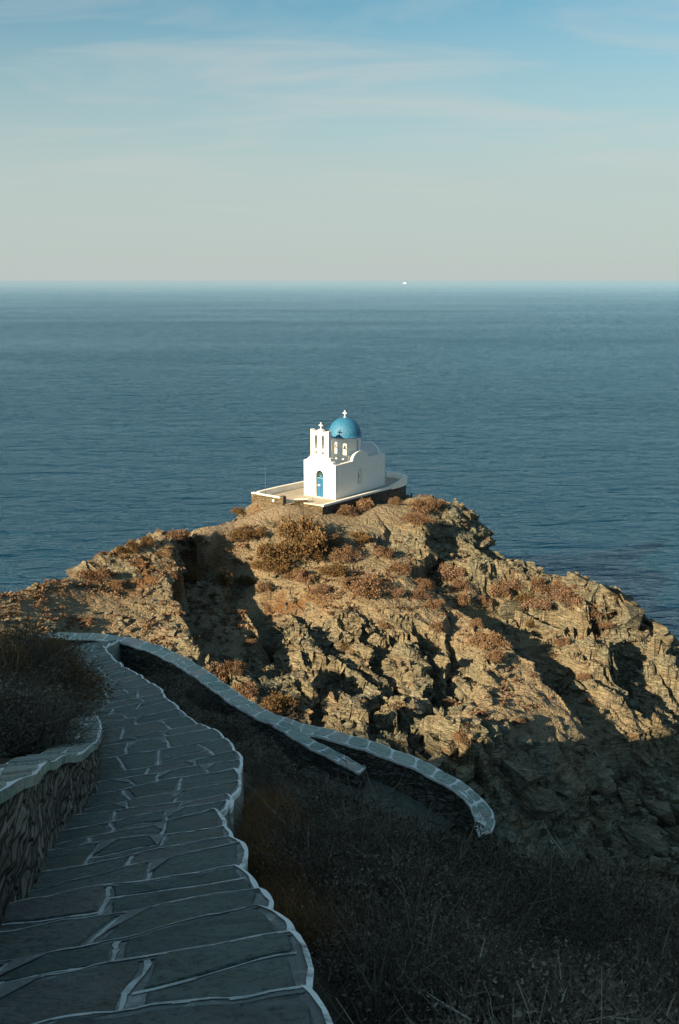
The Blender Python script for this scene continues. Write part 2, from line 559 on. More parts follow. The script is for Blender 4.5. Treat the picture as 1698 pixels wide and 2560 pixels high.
# ------------------------------------------------------------------ headland
HP = [
    (0, 1494, 62), (108, 1451, 66), (217, 1402, 71), (325, 1359, 75), (401, 1343, 77), (520, 1316, 81), (631, 1275, 86),
    (0, 1560, 58.5), (100, 1530, 62), (200, 1500, 65.5), (300, 1450, 69.5), (400, 1420, 71.5),
    (100, 1590, 58), (200, 1590, 61), (300, 1600, 62), (400, 1640, 60.5), (460, 1620, 61.5),
    (560, 1345, 80), (590, 1400, 77), (560, 1480, 71), (500, 1400, 75), (510, 1540, 66.5),
    (700, 1330, 81.5), (750, 1400, 78.5), (700, 1440, 75), (640, 1470, 72.5), (850, 1340, 82), (850, 1440, 76), (960, 1390, 80.5),
    (1000, 1330, 84), (1000, 1450, 77), (1060, 1260, 89), (950, 1262, 88),
    (550, 1560, 66.5), (600, 1620, 63.5), (540, 1680, 60), (640, 1740, 58.5), (700, 1550, 69), (700, 1650, 64), (750, 1790, 58),
    (850, 1560, 69.5), (850, 1700, 62), (1000, 1550, 71), (1000, 1650, 66), (1000, 1800, 58), (1100, 1500, 76), (1100, 1600, 70),
    (1150, 1750, 61), (1250, 1850, 57), (1300, 1950, 55.5), (1400, 2080, 54.5), (1200, 1950, 54), (1100, 1880, 55.5),
    (1200, 1450, 79), (1200, 1550, 73), (1250, 1650, 67.5), (1300, 1480, 79), (1350, 1550, 75), (1400, 1650, 69), (1400, 1750, 64),
    (1450, 1550, 76.5), (1550, 1570, 76), (1550, 1650, 71.5), (1550, 1800, 65), (1500, 1950, 59.5), (1600, 2080, 58),
    (1690, 1650, 76), (1690, 1800, 69), (1690, 1950, 63), (1640, 1560, 78),
]
SIL = [(1067, 1226, 95), (1148, 1264, 93), (1197, 1282, 91), (1207, 1320, 89.5), (1245, 1362, 87), (1316, 1380, 85.5), (1397, 1440, 82),
       (1473, 1456, 80.5), (1559, 1468, 79.5), (1603, 1520, 79.5), (1684, 1574, 79.5)]
pts = [tuple(at_y(*p)) for p in HP + SIL]
for (u, v, d) in HP[:7]:
    p = at_y(u, v, d)
    pts += [(p[0] - 1.5, p[1] + 6, p[2] - 4.5), (p[0] - 4, p[1] + 20, -2)]
for (u, v, d) in SIL:
    p = at_y(u, v, d)
    pts += [(p[0] + 1.5, p[1] + 5, p[2] - 4.0), (p[0] + 4, p[1] + 16, -2)]
X36 = [(-10, 48, -29), (-18, 48, -24), (0, 46, -31), (8, 45, -33), (15, 46, -36), (-25, 48, -21),
       (-1.5, 85.2, -20.3), (-4, 85, -19.85), (-7.8, 85.5, -20.1), (2, 88.6, -20.6), (6, 93, -20.7), (8.5, 96.5, -20.9), (-4, 92, -20.3), (0, 92, -20.4),
       (-8, 90, -20.6), (3, 98, -20.8), (-4.6, 83.5, -20.0), (-6, 84, -20.0),
       (35, 75, -38), (33, 62, -38), (40, 90, -38), (27, 54, -38), (19, 50, -37.5), (-28, 60, -19), (-35, 55, -18), (-34, 72, -26), (-34, 90, -38),
       (0, 106, -25), (6, 108, -28), (-9, 100, -25), (-8, 116, -38), (6, 120, -38), (18, 112, -38), (38, 105, -38), (-25, 110, -38)]
pts += [(x, y, z + EYE) for x, y, z in X36]
tpsH = TPS(pts, 0.004)
H = Field(-32, 37, 47, 116, 0.11)
coarse = Field(-32, 37, 47, 116, 0.5)
coarse.Z = np.maximum(tpsH(coarse.X, coarse.Y), -2.5)
H.Z = coarse.at(H.X, H.Y)
X, Y = H.X, H.Y


def hpx(u, v):
    return coarse.hit(u, v, 50, 110)


def poly_sd(P):
    """Signed side distance to an open polyline (positive on its right when walking towards the viewer)."""
    best = np.full(X.shape, 1e9)
    sd = np.full(X.shape, -1e9)
    ends = np.zeros(X.shape)
    for (a, b) in zip(P[:-1], P[1:]):
        d = b[:2] - a[:2]
        L = np.linalg.norm(d) + 1e-9
        t = ((X - a[0]) * d[0] + (Y - a[1]) * d[1]) / L ** 2
        tc = np.clip(t, 0, 1)
        dx, dy = X - a[0] - tc * d[0], Y - a[1] - tc * d[1]
        dd = np.hypot(dx, dy)
        side = np.sign(d[0] * (Y - a[1]) - d[1] * (X - a[0]))
        m = dd < best
        sd = np.where(m, dd * side, sd)
        ends = np.where(m, np.maximum(t - 1, 0) * L + np.maximum(-t, 0) * L, ends)
        best = np.where(m, dd, best)
    return sd, ends


wx = X + 0.9 * fbm(X * 0.35, Y * 0.35, 51, 4)
wy = Y + 0.9 * fbm(X * 0.35 + 40, Y * 0.35, 61, 4)


def cut(px, A, W, sharp=0.6, endfall=1.5):
    """A ledge: ground to the right of the edge line drops by A, recovering over W metres."""
    P = np.array([hpx(u, v) for u, v in px])
    sd, en = poly_sd(P)
    sd = sd + 1.1 * fbm(X * 0.5, Y * 0.5, 71, 2) + 0.5 * facets(X, Y, 1.6, 72, -0.7, 1.4, 0.2)[0] * 0.5
    f = sstep(-0.05, sharp, sd) * np.exp(-np.maximum(sd, 0) / W) * np.exp(-(en / endfall) ** 2)
    return -A * f


def lump(u, v, rx, ry, A):
    p = hpx(u, v)
    return A * np.exp(-((X - p[0]) / rx) ** 2 - ((Y - p[1]) / ry) ** 2)


def blob(u, v, rx, ry):
    p = hpx(u, v)
    return np.exp(-(((wx - p[0]) / rx) ** 2 + ((wy - p[1]) / ry) ** 2) ** 1.5)


feat = (cut([(440, 1338), (446, 1380), (436, 1450), (462, 1520), (470, 1570), (500, 1610)], 3.4, 6.0)
        + cut([(600, 1470), (640, 1520), (632, 1590)], 2.6, 3.0)
        + cut([(735, 1500), (770, 1545), (790, 1570)], 1.9, 2.2)
        + cut([(540, 1372), (570, 1400), (560, 1440)], 1.6, 3.0)
        + cut([(1050, 1290), (1075, 1345), (1030, 1395)], 2.8, 6.0)
        + cut([(940, 1270), (960, 1300), (950, 1330)], 1.4, 3.0)
        + cut([(1140, 1515), (1225, 1560), (1300, 1625), (1375, 1705), (1440, 1785), (1475, 1840)], 3.4, 6.0)
        + cut([(1480, 1560), (1520, 1640), (1560, 1700)], 3.6, 6.0)
        + cut([(1040, 1600), (1060, 1690), (1046, 1780)], 2.4, 3.0)
        + cut([(900, 1560), (940, 1620), (950, 1690)], 1.9, 2.4)
        + cut([(880, 1660), (910, 1730), (900, 1790)], 1.7, 2.4)
        + cut([(1105, 1530), (1120, 1620), (1140, 1690)], 1.3, 2.2)
        + cut([(1310, 1560), (1340, 1600), (1380, 1640)], 1.7, 2.6)
        + cut([(760, 1620), (780, 1690), (770, 1760)], 1.5, 2.2)
        + cut([(1440, 1800), (1470, 1860)], 1.4, 3)
        + lump(575, 1530, 1.4, 2.2, 0.8) + lump(1030, 1680, 1.3, 2.2, 0.9) + lump(1060, 1320, 1.6, 1.5, 0.6)
        + lump(1130, 1275, 1.2, 1.2, 0.5))
soil = np.clip(blob(930, 1478, 8, 2.2) + blob(760, 1460, 5, 1.6) + blob(700, 1420, 5, 4) + blob(540, 1500, 3, 5) + blob(540, 1440, 3, 4)
               + blob(1120, 1440, 6, 3) + blob(1380, 1700, 5, 5) + blob(1240, 1780, 5, 4) + blob(740, 1275, 5, 3)
               + blob(1300, 1540, 5, 2.5) + blob(900, 1400, 4, 3) + blob(560, 1330, 5, 3) + 0.8 * blob(1150, 1570, 2.5, 4)
               + blob(350, 1360, 10, 2.2) + blob(150, 1430, 8, 2.2) + blob(60, 1540, 6, 7) + 0.85 * blob(230, 1530, 9, 6), 0, 1)
pl = np.exp(-(((X + 1.0) / 9.3) ** 2 + ((Y - 91) / 9.2) ** 2) ** 3)
soil = np.maximum(soil, pl)
rockm = np.clip(1.05 - soil + 0.25 * fbm(X * 0.6, Y * 0.6, 5), 0.06, 1)
rockm = rockm * (1 - 0.95 * pl)

f0, e0 = facets(wx + 3, wy + 4, 6.0, 99, -0.8, 1.6, 0.6)
f1, e1 = facets(wx, wy, 3.0, 101, -0.75, 1.9, 0.55)
f2, e2 = facets(wx + 5, wy, 1.35, 202, -0.75, 2.2, 0.7)
f3, e3 = facets(wx, wy + 9, 0.58, 303, -0.6, 1.9, 0.8)
f4, e4 = facets(X, Y + 9, 0.30, 404, 0.3, 1.3, 0.9)
amp_lo = 0.55 + 0.9 * sstep(-0.1, 0.25, fbm(X * 0.16, Y * 0.16, 33, 3))
left_soft = 1 - 0.70 * sstep(-7, -13, X)
det = rockm * left_soft * amp_lo * (0.20 * f0 + 0.56 * f1 + 0.66 * f2 + 0.40 * f3) + (0.15 + 0.85 * rockm) * 0.22 * f4
det += 0.35 * fbm(X * 0.4, Y * 0.4, 9, 5) * (1 - pl) - rockm * 0.16 * np.clip(1 - e2 * 9, 0, 1)
SM = H.Z + feat * (1 - pl)
gy, gx = np.gradient(SM, H.c)
gn = np.hypot(gx, gy) + 1e-6
steep = sstep(0.65, 1.25, gn)
det = det * (1 - 0.90 * steep)
crag = np.exp(-((X - 9.5) / 4.0) ** 2 - ((Y - 95) / 5.0) ** 2)
det = det * (1 - 0.6 * crag)
Z = SM + det - 1.0 * crag - 0.7 * sstep(9, 14, X) * sstep(72, 77, Y)
# bedding: the schist breaks into thin ledges along tilted planes
dip = 0.42 * sstep(-4, 6, X) * sstep(92, 80, Y)
w = Z + dip * X + 0.25 * fbm(X * 0.5, Y * 0.5, 77, 3)
per = 0.55
q_ = w / per
fl = np.floor(q_)
ter = (fl + sstep(0.30, 0.72, q_ - fl)) * per
Z = Z + (ter - w) * rockm * (0.55 + 0.35 * sstep(-0.1, 0.2, fbm(X * 0.2, Y * 0.2, 88, 2)))
w2 = Z + dip * X * 1.0
q_ = w2 / 0.19
fl = np.floor(q_)
Z = Z + ((fl + sstep(0.2, 0.8, q_ - fl)) * 0.19 - w2) * rockm * (0.6 - 0.35 * sstep(4, 10, X))
Z += 0.05 * fbm(X * 3, Y * 3, 15, 3)
# flat ground below the chapel terrace
shelf = sstep(11, 14, X) * sstep(60, 56, Y) * sstep(2.5, 0.5, coarse.at(X, Y))
Z = Z * (1 - shelf) + shelf * np.maximum(Z, 0.34 + 0.50 * fbm(X * 0.35, Y * 0.8, 14, 5) + 0.25 * f3)
H.Z = np.where((coarse.at(X, Y) < -0.6) & (shelf < 0.3), np.minimum(Z, -0.8), Z)
rust = np.clip(0.8 * blob(60, 1474, 6, 1.5) + blob(200, 1420, 7, 1.7) + blob(330, 1380, 7, 2.2) + blob(470, 1335, 4, 2) + 0.7 * blob(290, 1440, 3, 3)
               + 0.8 * blob(640, 1282, 3, 2) + 0.6 * blob(680, 1455, 3, 1.2) + 0.8 * blob(780, 1455, 4, 1.2), 0, 1)
rust *= sstep(-0.15, 0.2, fbm(X * 0.9, Y * 0.9, 23, 4))
trk = np.array([hpx(u, v) for u, v in [(505, 1326), (560, 1314), (620, 1302), (680, 1285), (720, 1272)]])
best = np.full(X.shape, 1e9)
for a, b in zip(trk[:-1], trk[1:]):
    d = b[:2] - a[:2]
    t = np.clip(((X - a[0]) * d[0] + (Y - a[1]) * d[1]) / (d @ d), 0, 1)
    best = np.minimum(best, np.hypot(X - a[0] - t * d[0], Y - a[1] - t * d[1]))
track = sstep(1.25, 0.75, best + 0.5 * fbm(X * 0.8, Y * 0.8, 3, 3))
Zs = coarse.at(X, Y) + 0.05
H.Z = H.Z * (1 - 0.9 * track) + 0.9 * track * Zs
# steep faces break into blocks along the face itself, not along the ground plan
sx_ = X * 0.75 - Y * 0.55
bz = H.Z * 1.0 + 0.35 * sx_
b1, _e = facets(sx_ + 0.4 * fbm(X, bz, 811, 3), bz * 1.5, 1.3, 821, 0.5, 1.7, 0.6)
b2, _e = facets(sx_ + 0.2 * fbm(X * 2, bz * 2, 812, 3), bz * 1.7, 0.55, 831, 0.5, 1.7, 0.8)
push = steep * rockm * (0.75 * b1 + 0.8 * b2)
ux, uy = -gx / gn, -gy / gn
me = H.mesh('headland', dx=ux * push + 0.30 * rockm * fbm(X * 1.1, H.Z * 2.6, 31, 4), dy=uy * push + 0.34 * rockm * fbm(X * 0.9 + 0.4 * Y, H.Z * 2.8 + 9, 41, 4))
attr(me, 'soil', np.clip(soil * 1.1 - 0.08 + 0.5 * fbm(X * 1.2, Y * 1.2, 19, 3) * (soil > 0.05), 0, 1))
attr(me, 'rust', rust)
attr(me, 'track', track)
hl = link('headland', me, M['rock'])
tag(hl, 'rocky headland of broken tan schist running out into the sea', kind='structure')

# ------------------------------------------------------------------ near hillside
hs = []
SCRUB = [(900, 2560, 3.2), (1300, 2560, 3.6), (1698, 2560, 4.0), (1300, 2350, 5.5), (1698, 2350, 6.2), (900, 2300, 5.2), (1000, 2150, 9), (1400, 2200, 11), (1698, 2300, 9.0),
         (800, 2000, 10.5), (700, 1900, 12), (1000, 2060, 14), (1200, 2095, 16.5), (1500, 2150, 15.0), (1620, 2240, 12), (650, 1800, 17), (850, 1970, 18.5), (750, 1860, 19.5),
         (560, 1780, 19), (450, 1705, 23), (350, 1655, 27)]
for u, v, d in SCRUB:
    p = at_y(u, v, d)
    hs.append((p[0], p[1], p[2] - (0.80 if d > 11 else 0.48 if d > 4.5 else 0.55)))
for y in (0.8, 2, 4, 6, 8, 10, 12, 14.5):
    hs.append((xr(y) + 0.15, y, pz(y) - 0.28))
    hs.append((xl(y) - 0.7, y, pz(y) + (0.45 if y < 9 else 0.2)))
    hs.append((xl(y) - 4, y, pz(y) + 1.0))
    hs.append((xl(y) - 12, y, pz(y) + 2.5))
for y in (17, 20, 23, 26):
    hs.append((xr(y) + 0.2, y, pz(y) - 0.3))
    hs.append((xl(y) - 0.5, y, pz(y) + 0.1))
hs += [(x, y, z + EYE) for x, y, z in [(-11, 24, -9.9), (-14, 28.5, -13.0), (-12.5, 33, -14.5), (-19, 31, -17), (-22, 25, -14), (-8.5, 29.4, -11.75), (-6, 28.2, -11.85), (-22, 18, -10),
                                       (8, -5, -3.2), (0, -5, -1.6), (-8, -5, 0.5), (15, -5, -6), (22, 8, -14), (20, 18, -22), (24, 30, -35)]]
for k in range(0, len(OUTR), 14):
    p = OUTR[k]
    t = OUTR[min(k + 2, len(OUTR) - 1)] - OUTR[max(k - 2, 0)]
    n = np.array([-t[1], t[0]]) / (np.hypot(t[0], t[1]) + 1e-9)      # outward (away from the eye)
    hs.append((p[0] - n[0] * 0.5, p[1] - n[1] * 0.5, p[2] - 0.70))
    if k > 28: hs.append((p[0] - n[0] * 2.2, p[1] - n[1] * 2.2, p[2] - 0.85))
    if k < len(OUTR) - 22:
        hs.append((p[0] + n[0] * 0.8, p[1] + n[1] * 0.8, p[2] - 1.3))
        hs.append((p[0] + n[0] * 5, p[1] + n[1] * 5, p[2] - 5))
        hs.append((p[0] + n[0] * 12, p[1] + n[1] * 12, p[2] - 13))
for u, v, z in [(1000, 1945, -12.55), (1100, 2005, -12.95), (1150, 2045, -13.1), (900, 1890, -12.3)]:
    hs.append(tuple(at_z(u, v, z)))
hs += [(x, y, z + EYE) for x, y, z in [(5, 17, -13.6), (7, 24, -19), (9, 30, -25), (11, 38, -32), (14, 45, -37.5), (9, 18, -16), (14, 26, -24), (20, 34, -36), (0, 42, -26), (-12, 44, -24), (15, 38, -26), (20, 46, -37), (8, 47, -34), (24, 44, -38), (-22, 46, -22)]]
tpsL = TPS(hs, 0.0015)
L = Field(-24, 26, -6, 49, 0.14)
L.Z = tpsL(L.X, L.Y)
x_, y_ = L.X, L.Y
L.Z += 0.10 * fbm(x_ * 0.9, y_ * 0.9, 500, 4) + 0.35 * fbm(x_ * 0.3, y_ * 0.3, 510, 3) * sstep(30, 36, y_)
low_px = [(850, 1872, -12.3), (960, 1925, -12.45), (1040, 1965, -12.65), (1110, 2005, -12.9), (1160, 2045, -13.1), (1185, 2075, -13.3)]
LOW = resample(np.array([at_z(u, v, z) for u, v, z in low_px]), 0.35)
_b = np.full(x_.shape, 1e9)
_z = np.zeros(x_.shape)
for p in LOW:
    d_ = np.hypot(x_ - p[0], y_ - p[1])
    _z = np.where(d_ < _b, p[2], _z)
    _b = np.minimum(_b, d_)
_o = np.full(x_.shape, 1e9)
_s = np.zeros(x_.shape)
for q_ in range(2, len(OUTR) - 2, 2):
    tq = OUTR[q_ + 2] - OUTR[q_ - 2]
    dq = np.hypot(x_ - OUTR[q_, 0], y_ - OUTR[q_, 1])
    _s = np.where(dq < _o, (x_ - OUTR[q_, 0]) * -tq[1] + (y_ - OUTR[q_, 1]) * tq[0], _s)
    _o = np.minimum(_o, dq)
L.Z = np.where((_s > 0) & (_o < 4) & (_o > 0.15), np.minimum(L.Z, _z - 0.5 - 0.8 * _o + 0.6 * (_b > 6) * 20), L.Z)
L.Z = np.where((_b < 3.2) & (_s < 0), L.Z + (_z - 0.06 - L.Z) * sstep(3.2, 1.9, _b), L.Z)
inp = (x_ > xl(y_) - 0.25) & (x_ < xr(y_) + 0.06) & (y_ < 30)
L.Z = np.where(inp, np.minimum(L.Z, pz(y_) - 0.40), L.Z)
nearr = (x_ >= xr(y_) + 0.06) & (x_ < xr(y_) + 0.5) & (y_ < 27)
L.Z = np.where(nearr, np.minimum(L.Z, pz(y_) - 0.24), L.Z)
me = L.mesh('hillside')
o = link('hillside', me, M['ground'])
me.polygons.foreach_set('use_smooth', np.ones(len(me.polygons), bool))
tag(o, 'shaded scrubby hillside below the stepped path', kind='structure')

# ------------------------------------------------------------------ sun and the hill that shades the foreground
SUN_EL = R(20.5)
T_H = np.array([0.72, 0.694])           # horizontal travel of the light
E_H = np.array([0.694, -0.72])
_SQ_OLD = [(-200, -60), (-90, -36), (-60, -19), (-45.2, -11.8), (-36, -9.6), (-34.1, -8.6), (-32.5, -6.4), (-30, -4.2), (-25, -2), (-15, 0.5), (0, 3), (40, 7), (120, 4), (200, -20)]
def sq(u, v, d, dz=0.0):
    p = H.hit(u, v, 48, 105) - np.array([0, 0, EYE])
    return (float(p[:2] @ E_H), float(p[2] + math.tan(SUN_EL) * (p[:2] @ T_H)) + dz)


# sky line of the hill as the light meets it: it grazes these places of the headland
SQ = [(-200, -60), (-90, -36), (-62, -20), sq(620, 1775, 59), sq(800, 1820, 58), sq(1000, 1850, 57), sq(1180, 1890, 56.5, -0.9), sq(1320, 1890, 57, -1.2), sq(1440, 1850, 61, -1.0)]
SQ = sorted(SQ, key=lambda p_: p_[0])
print('SQ', SQ)
SQ += [(-29.6, -4.0), (-25, -1.5), (-15, 1), (0, 3.5), (40, 7), (120, 4), (200, -20)]
SQ = [p_ for i_, p_ in enumerate(SQ) if i_ == 0 or p_[0] > SQ[i_ - 1][0]]
F2 = Field(-200, 200, -330, -6, 2.0)
q, a = F2.X, F2.Y                        # grid axes: q across the light, a along it
S = np.interp(q, [s[0] for s in SQ], [s[1] for s in SQ])
tt = math.tan(SUN_EL)
ridge = S + 150 * tt
base = np.minimum(S - 3, -4.0)
t = np.clip((-a - 6) / 144, 0, 1)
zz = base + (ridge - base) * t ** 1.15
zz = np.where(a < -150, ridge - (-a - 150) * 0.28, zz)
zz += 2.5 * fbm(q * 0.03, a * 0.03, 700, 4) * sstep(0.02, 0.2, t) * (1 - sstep(0.85, 1.0, t)) - 0.6 * sstep(0.02, 0.3, t) * (1 - sstep(.9, 1, t))
me = F2.mesh('hill')
n = len(me.vertices)
co = np.empty((n, 3), np.float32)
co[:, 0] = (a * T_H[0] + q * E_H[0]).ravel()
co[:, 1] = (a * T_H[1] + q * E_H[1]).ravel()
co[:, 2] = (zz + EYE).ravel()
me.vertices.foreach_set('co', co.ravel())
me.update()
o = link('hill', me, M['ground'])
tag(o, 'tall hill behind the viewpoint whose shadow covers the path', kind='structure')

sun_d = bpy.data.lights.new('sun', 'SUN')
sun_d.energy = 4.8
sun_d.angle = R(0.5)
sun_d.color = (1.0, 0.76, 0.47)
sun = bpy.data.objects.new('sun', sun_d)
COL.objects.link(sun)
sv = Vector((T_H[0] * math.cos(SUN_EL), T_H[1] * math.cos(SUN_EL), -math.sin(SUN_EL)))
sun.rotation_euler = sv.to_track_quat('-Z', 'Y').to_euler()
sun.location = (-40, -40, 80)

# ------------------------------------------------------------------ world
wd = bpy.data.worlds.new('World')
scene.world = wd
wd.use_nodes = True
wt = wd.node_tree
bg = wt.nodes['Background']
sky = wt.nodes.new('ShaderNodeTexSky')
sky.sky_type = 'NISHITA'
sky.sun_disc = False
sky.sun_elevation = SUN_EL
sky.sun_rotation = math.atan2(-T_H[0], -T_H[1])
sky.altitude = 30
sky.air_density = 1.0
sky.dust_density = 1.2
sky.ozone_density = 1.5


def wn(t, **kw):
    nd = wt.nodes.new(t)
    for k, v in kw.items(): setattr(nd, k, v)
    return nd


def wmath(op, a, b, clamp=False):
    nd = wn('ShaderNodeMath', operation=op, use_clamp=clamp)
    for i, v in enumerate((a, b)):
        if hasattr(v, 'is_output'): wt.links.new(v, nd.inputs[i])
        elif v is not None: nd.inputs[i].default_value = v
    return nd.outputs[0]


def wmix(fac, a, b):
    nd = wn('ShaderNodeMix', data_type='RGBA')
    for s, v in (('Factor_Float', fac), ('A_Color', a), ('B_Color', b)):
        inp = [i for i in nd.inputs if i.identifier == s][0]
        if hasattr(v, 'is_output'): wt.links.new(v, inp)
        else: inp.default_value = (*v, 1) if isinstance(v, tuple) else v
    return [o for o in nd.outputs if o.identifier == 'Result_Color'][0]


def wramp(f, stops):
    nd = wn('ShaderNodeValToRGB')
    cr = nd.color_ramp
    while len(cr.elements) < len(stops): cr.elements.new(0.5)
    for e, (p, c) in zip(cr.elements, stops):
        e.position, e.color = p, (*c, 1)
    wt.links.new(f, nd.inputs['Fac'])
    return nd.outputs['Color']


tc = wn('ShaderNodeTexCoord')
sep = wn('ShaderNodeSeparateXYZ')
wt.links.new(tc.outputs['Generated'], sep.inputs[0])
zup = sep.outputs['Z']
STR = 0.07
# low haze bank: thick and warm grey at the horizon, thinner upwards
hz = wramp(wmath('MULTIPLY', zup, 2.5, True), [(0.0, (0.93, 0.93, 0.93)), (0.22, (0.86, 0.86, 0.86)), (0.36, (0.55, 0.55, 0.55)), (0.60, (0.03, 0.03, 0.03)), (1.0, (0.0, 0.0, 0.0))])
hazec = (0.192 / STR, 0.214 / STR, 0.207 / STR)
tint = wn('ShaderNodeMix', data_type='RGBA', blend_type='MULTIPLY')
for s, v in (('Factor_Float', 1.0), ('B_Color', (0.41, 0.645, 0.615, 1))):
    [i for i in tint.inputs if i.identifier == s][0].default_value = v
wt.links.new(sky.outputs['Color'], [i for i in tint.inputs if i.identifier == 'A_Color'][0])
skyc = [o for o in tint.outputs if o.identifier == 'Result_Color'][0]
c0 = wmix(hz, skyc, hazec)
# thin streaky cloud, on a plane high above: direction / height
div = wn('ShaderNodeVectorMath', operation='DIVIDE')
cz = wn('ShaderNodeCombineXYZ')
zc_ = wmath('ADD', wmath('MAXIMUM', zup, 0.0), 0.06)
for i in range(3): wt.links.new(zc_, cz.inputs[i])
wt.links.new(tc.outputs['Generated'], div.inputs[0])
wt.links.new(cz.outputs[0], div.inputs[1])


def cloud(scale, sc, rot, lo, hi, detail=7):
    mp = wn('ShaderNodeMapping')
    mp.inputs['Scale'].default_value = sc
    mp.inputs['Rotation'].default_value = (0, 0, rot)
    mp.inputs['Location'].default_value = (3.1, 1.7, 0)
    wt.links.new(div.outputs[0], mp.inputs['Vector'])
    nz = wn('ShaderNodeTexNoise')
    nz.inputs['Scale'].default_value = scale
    nz.inputs['Detail'].default_value = detail
    nz.inputs['Roughness'].default_value = 0.55
    nz.inputs['Distortion'].default_value = 0.7
    wt.links.new(mp.outputs[0], nz.inputs['Vector'])
    return wramp(nz.outputs['Fac'], [(lo, (0, 0, 0)), (hi, (1, 1, 1))])


cl = cloud(1.3, (0.55, 1.15, 1), 0.45, 0.46, 0.68)
c1 = wmix(wmath('MULTIPLY', wmath('MULTIPLY', cl, wramp(zup, [(0.05, (0.12, 0.12, 0.12)), (0.16, (1, 1, 1))])), 0.40), c0, (0.232 / STR, 0.230 / STR, 0.216 / STR))
wt.links.new(c1, bg.inputs['Color'])
bg.inputs['Strength'].default_value = STR

# ------------------------------------------------------------------ sea
co, fc = [(0.0, 60.0, 0.0)], []
for r_ in (60, 160, 500, 2000, 9000, 40000):
    co += [(math.cos(k / 64 * 2 * math.pi) * r_, 60 + math.sin(k / 64 * 2 * math.pi) * r_, 0) for k in range(64)]
for k in range(64):
    fc.append((0, 1 + k, 1 + (k + 1) % 64, 1 + (k + 1) % 64))
me = bpy.data.meshes.new('sea')
fl_ = [f[:3] for f in fc]
for r_ in range(5):
    for k in range(64):
        a_, b_ = 1 + r_ * 64 + k, 1 + r_ * 64 + (k + 1) % 64
        fl_.append((a_, a_ + 64, b_ + 64, b_))
me.from_pydata(co, [], fl_)
o = link('sea', me, M['sea'])
tag(o, 'calm blue sea reaching the horizon', kind='structure')

# ------------------------------------------------------------------ mesh helpers
def bm_obj(name, bm, mats, parent=None, smooth=False, bevel=0.0):
    if bevel:
        bmesh.ops.bevel(bm, geom=list(bm.edges), offset=bevel, segments=2, affect='EDGES', clamp_overlap=True)
    bmesh.ops.recalc_face_normals(bm, faces=bm.faces)
    me = bpy.data.meshes.new(name)
    bm.to_mesh(me)
    bm.free()
    for p in me.polygons: p.use_smooth = smooth
    return link(name, me, mats, parent)


def box(bm, x0, x1, y0, y1, z0, z1, mi=0):
    vs = [bm.verts.new(p) for p in [(x0, y0, z0), (x1, y0, z0), (x1, y1, z0), (x0, y1, z0), (x0, y0, z1), (x1, y0, z1), (x1, y1, z1), (x0, y1, z1)]]
    for f in [(0, 3, 2, 1), (4, 5, 6, 7), (0, 1, 5, 4), (1, 2, 6, 5), (2, 3, 7, 6), (3, 0, 4, 7)]:
        bm.faces.new([vs[i] for i in f]).material_index = mi


def panel(name, outline, holes, depth, mats, parent, frame, bevel=0.02):
    """Flat wall with real openings. frame(x, z, d) maps panel coordinates to local space; d runs into the wall."""
    cu = bpy.data.curves.new(name, 'CURVE')
    cu.dimensions = '2D'
    cu.fill_mode = 'BOTH'
    cu.extrude = depth / 2 - bevel
    cu.bevel_depth = bevel
    cu.bevel_resolution = 1
    cu.offset = -bevel
    for P in [outline] + list(holes):
        sp = cu.splines.new('POLY')
        sp.points.add(len(P) - 1)
        for pt, (x, z) in zip(sp.points, P): pt.co = (x, z, 0, 1)
        sp.use_cyclic_u = True
    tmp = bpy.data.objects.new(name + '_outline', cu)
    me = bpy.data.meshes.new_from_object(tmp)
    bpy.data.objects.remove(tmp)
    bpy.data.curves.remove(cu)
    for v in me.vertices:
        v.co = frame(v.co.x, v.co.y, v.co.z + depth / 2)
    me.update()
    bm = bmesh.new()
    bm.from_mesh(me)
    bmesh.ops.remove_doubles(bm, verts=bm.verts, dist=0.0005)
    bpy.data.meshes.remove(me)
    return bm_obj(name, bm, mats, parent)


def arch(cx, w, z0, z1, n=10):
    """Round-headed opening outline, clockwise-safe."""
    r = w / 2
    P = [(cx - r, z0), (cx + r, z0)]
    for k in range(n + 1):
        an = math.pi * k / n
        P.append((cx + r * math.cos(an), z1 - r + r * math.sin(an)))
    return P


def lathe(bm, prof, n=48, cx=0, cy=0, mi=0):
    rings = []
    for r, z in prof:
        if r < 1e-5:
            rings.append([bm.verts.new((cx, cy, z))])
        else:
            rings.append([bm.verts.new((cx + r * math.cos(2 * math.pi * k / n), cy + r * math.sin(2 * math.pi * k / n), z)) for k in range(n)])
    for a, b in zip(rings[:-1], rings[1:]):
        for k in range(n):
            k2 = (k + 1) % n
            if len(a) == 1: f = (a[0], b[k2], b[k])
            elif len(b) == 1: f = (a[k], a[k2], b[0])
            else: f = (a[k], a[k2], b[k2], b[k])
            bm.faces.new(f).material_index = mi


# ------------------------------------------------------------------ chapel
ZC = -19.41 + EYE
AX = R(-36)
ex, ey = np.array([math.cos(AX), math.sin(AX)]), np.array([-math.sin(AX), math.cos(AX)])
BRc = np.array([-0.37, 88.0])
org = BRc - 1.8 * ex
LEN = 8.1
W2 = M['white']


def to_world(x, y, z=0.0):
    p = org + ex * x + ey * y
    return (p[0], p[1], ZC + z)


def to_local(p):
    d = np.array([p[0], p[1]]) - org
    return float(d @ ex), float(d @ ey)


ch = tag(empty('chapel', to_world(0, 0), AX), 'small whitewashed chapel with blue dome and bell gable on the headland top', 'chapel')


def ffront(x, z, d): return Vector((x, d, z))


def fright(x, z, d): return Vector((1.8 - d, x, z))


def fleft(x, z, d): return Vector((-1.8 + d, x, z))


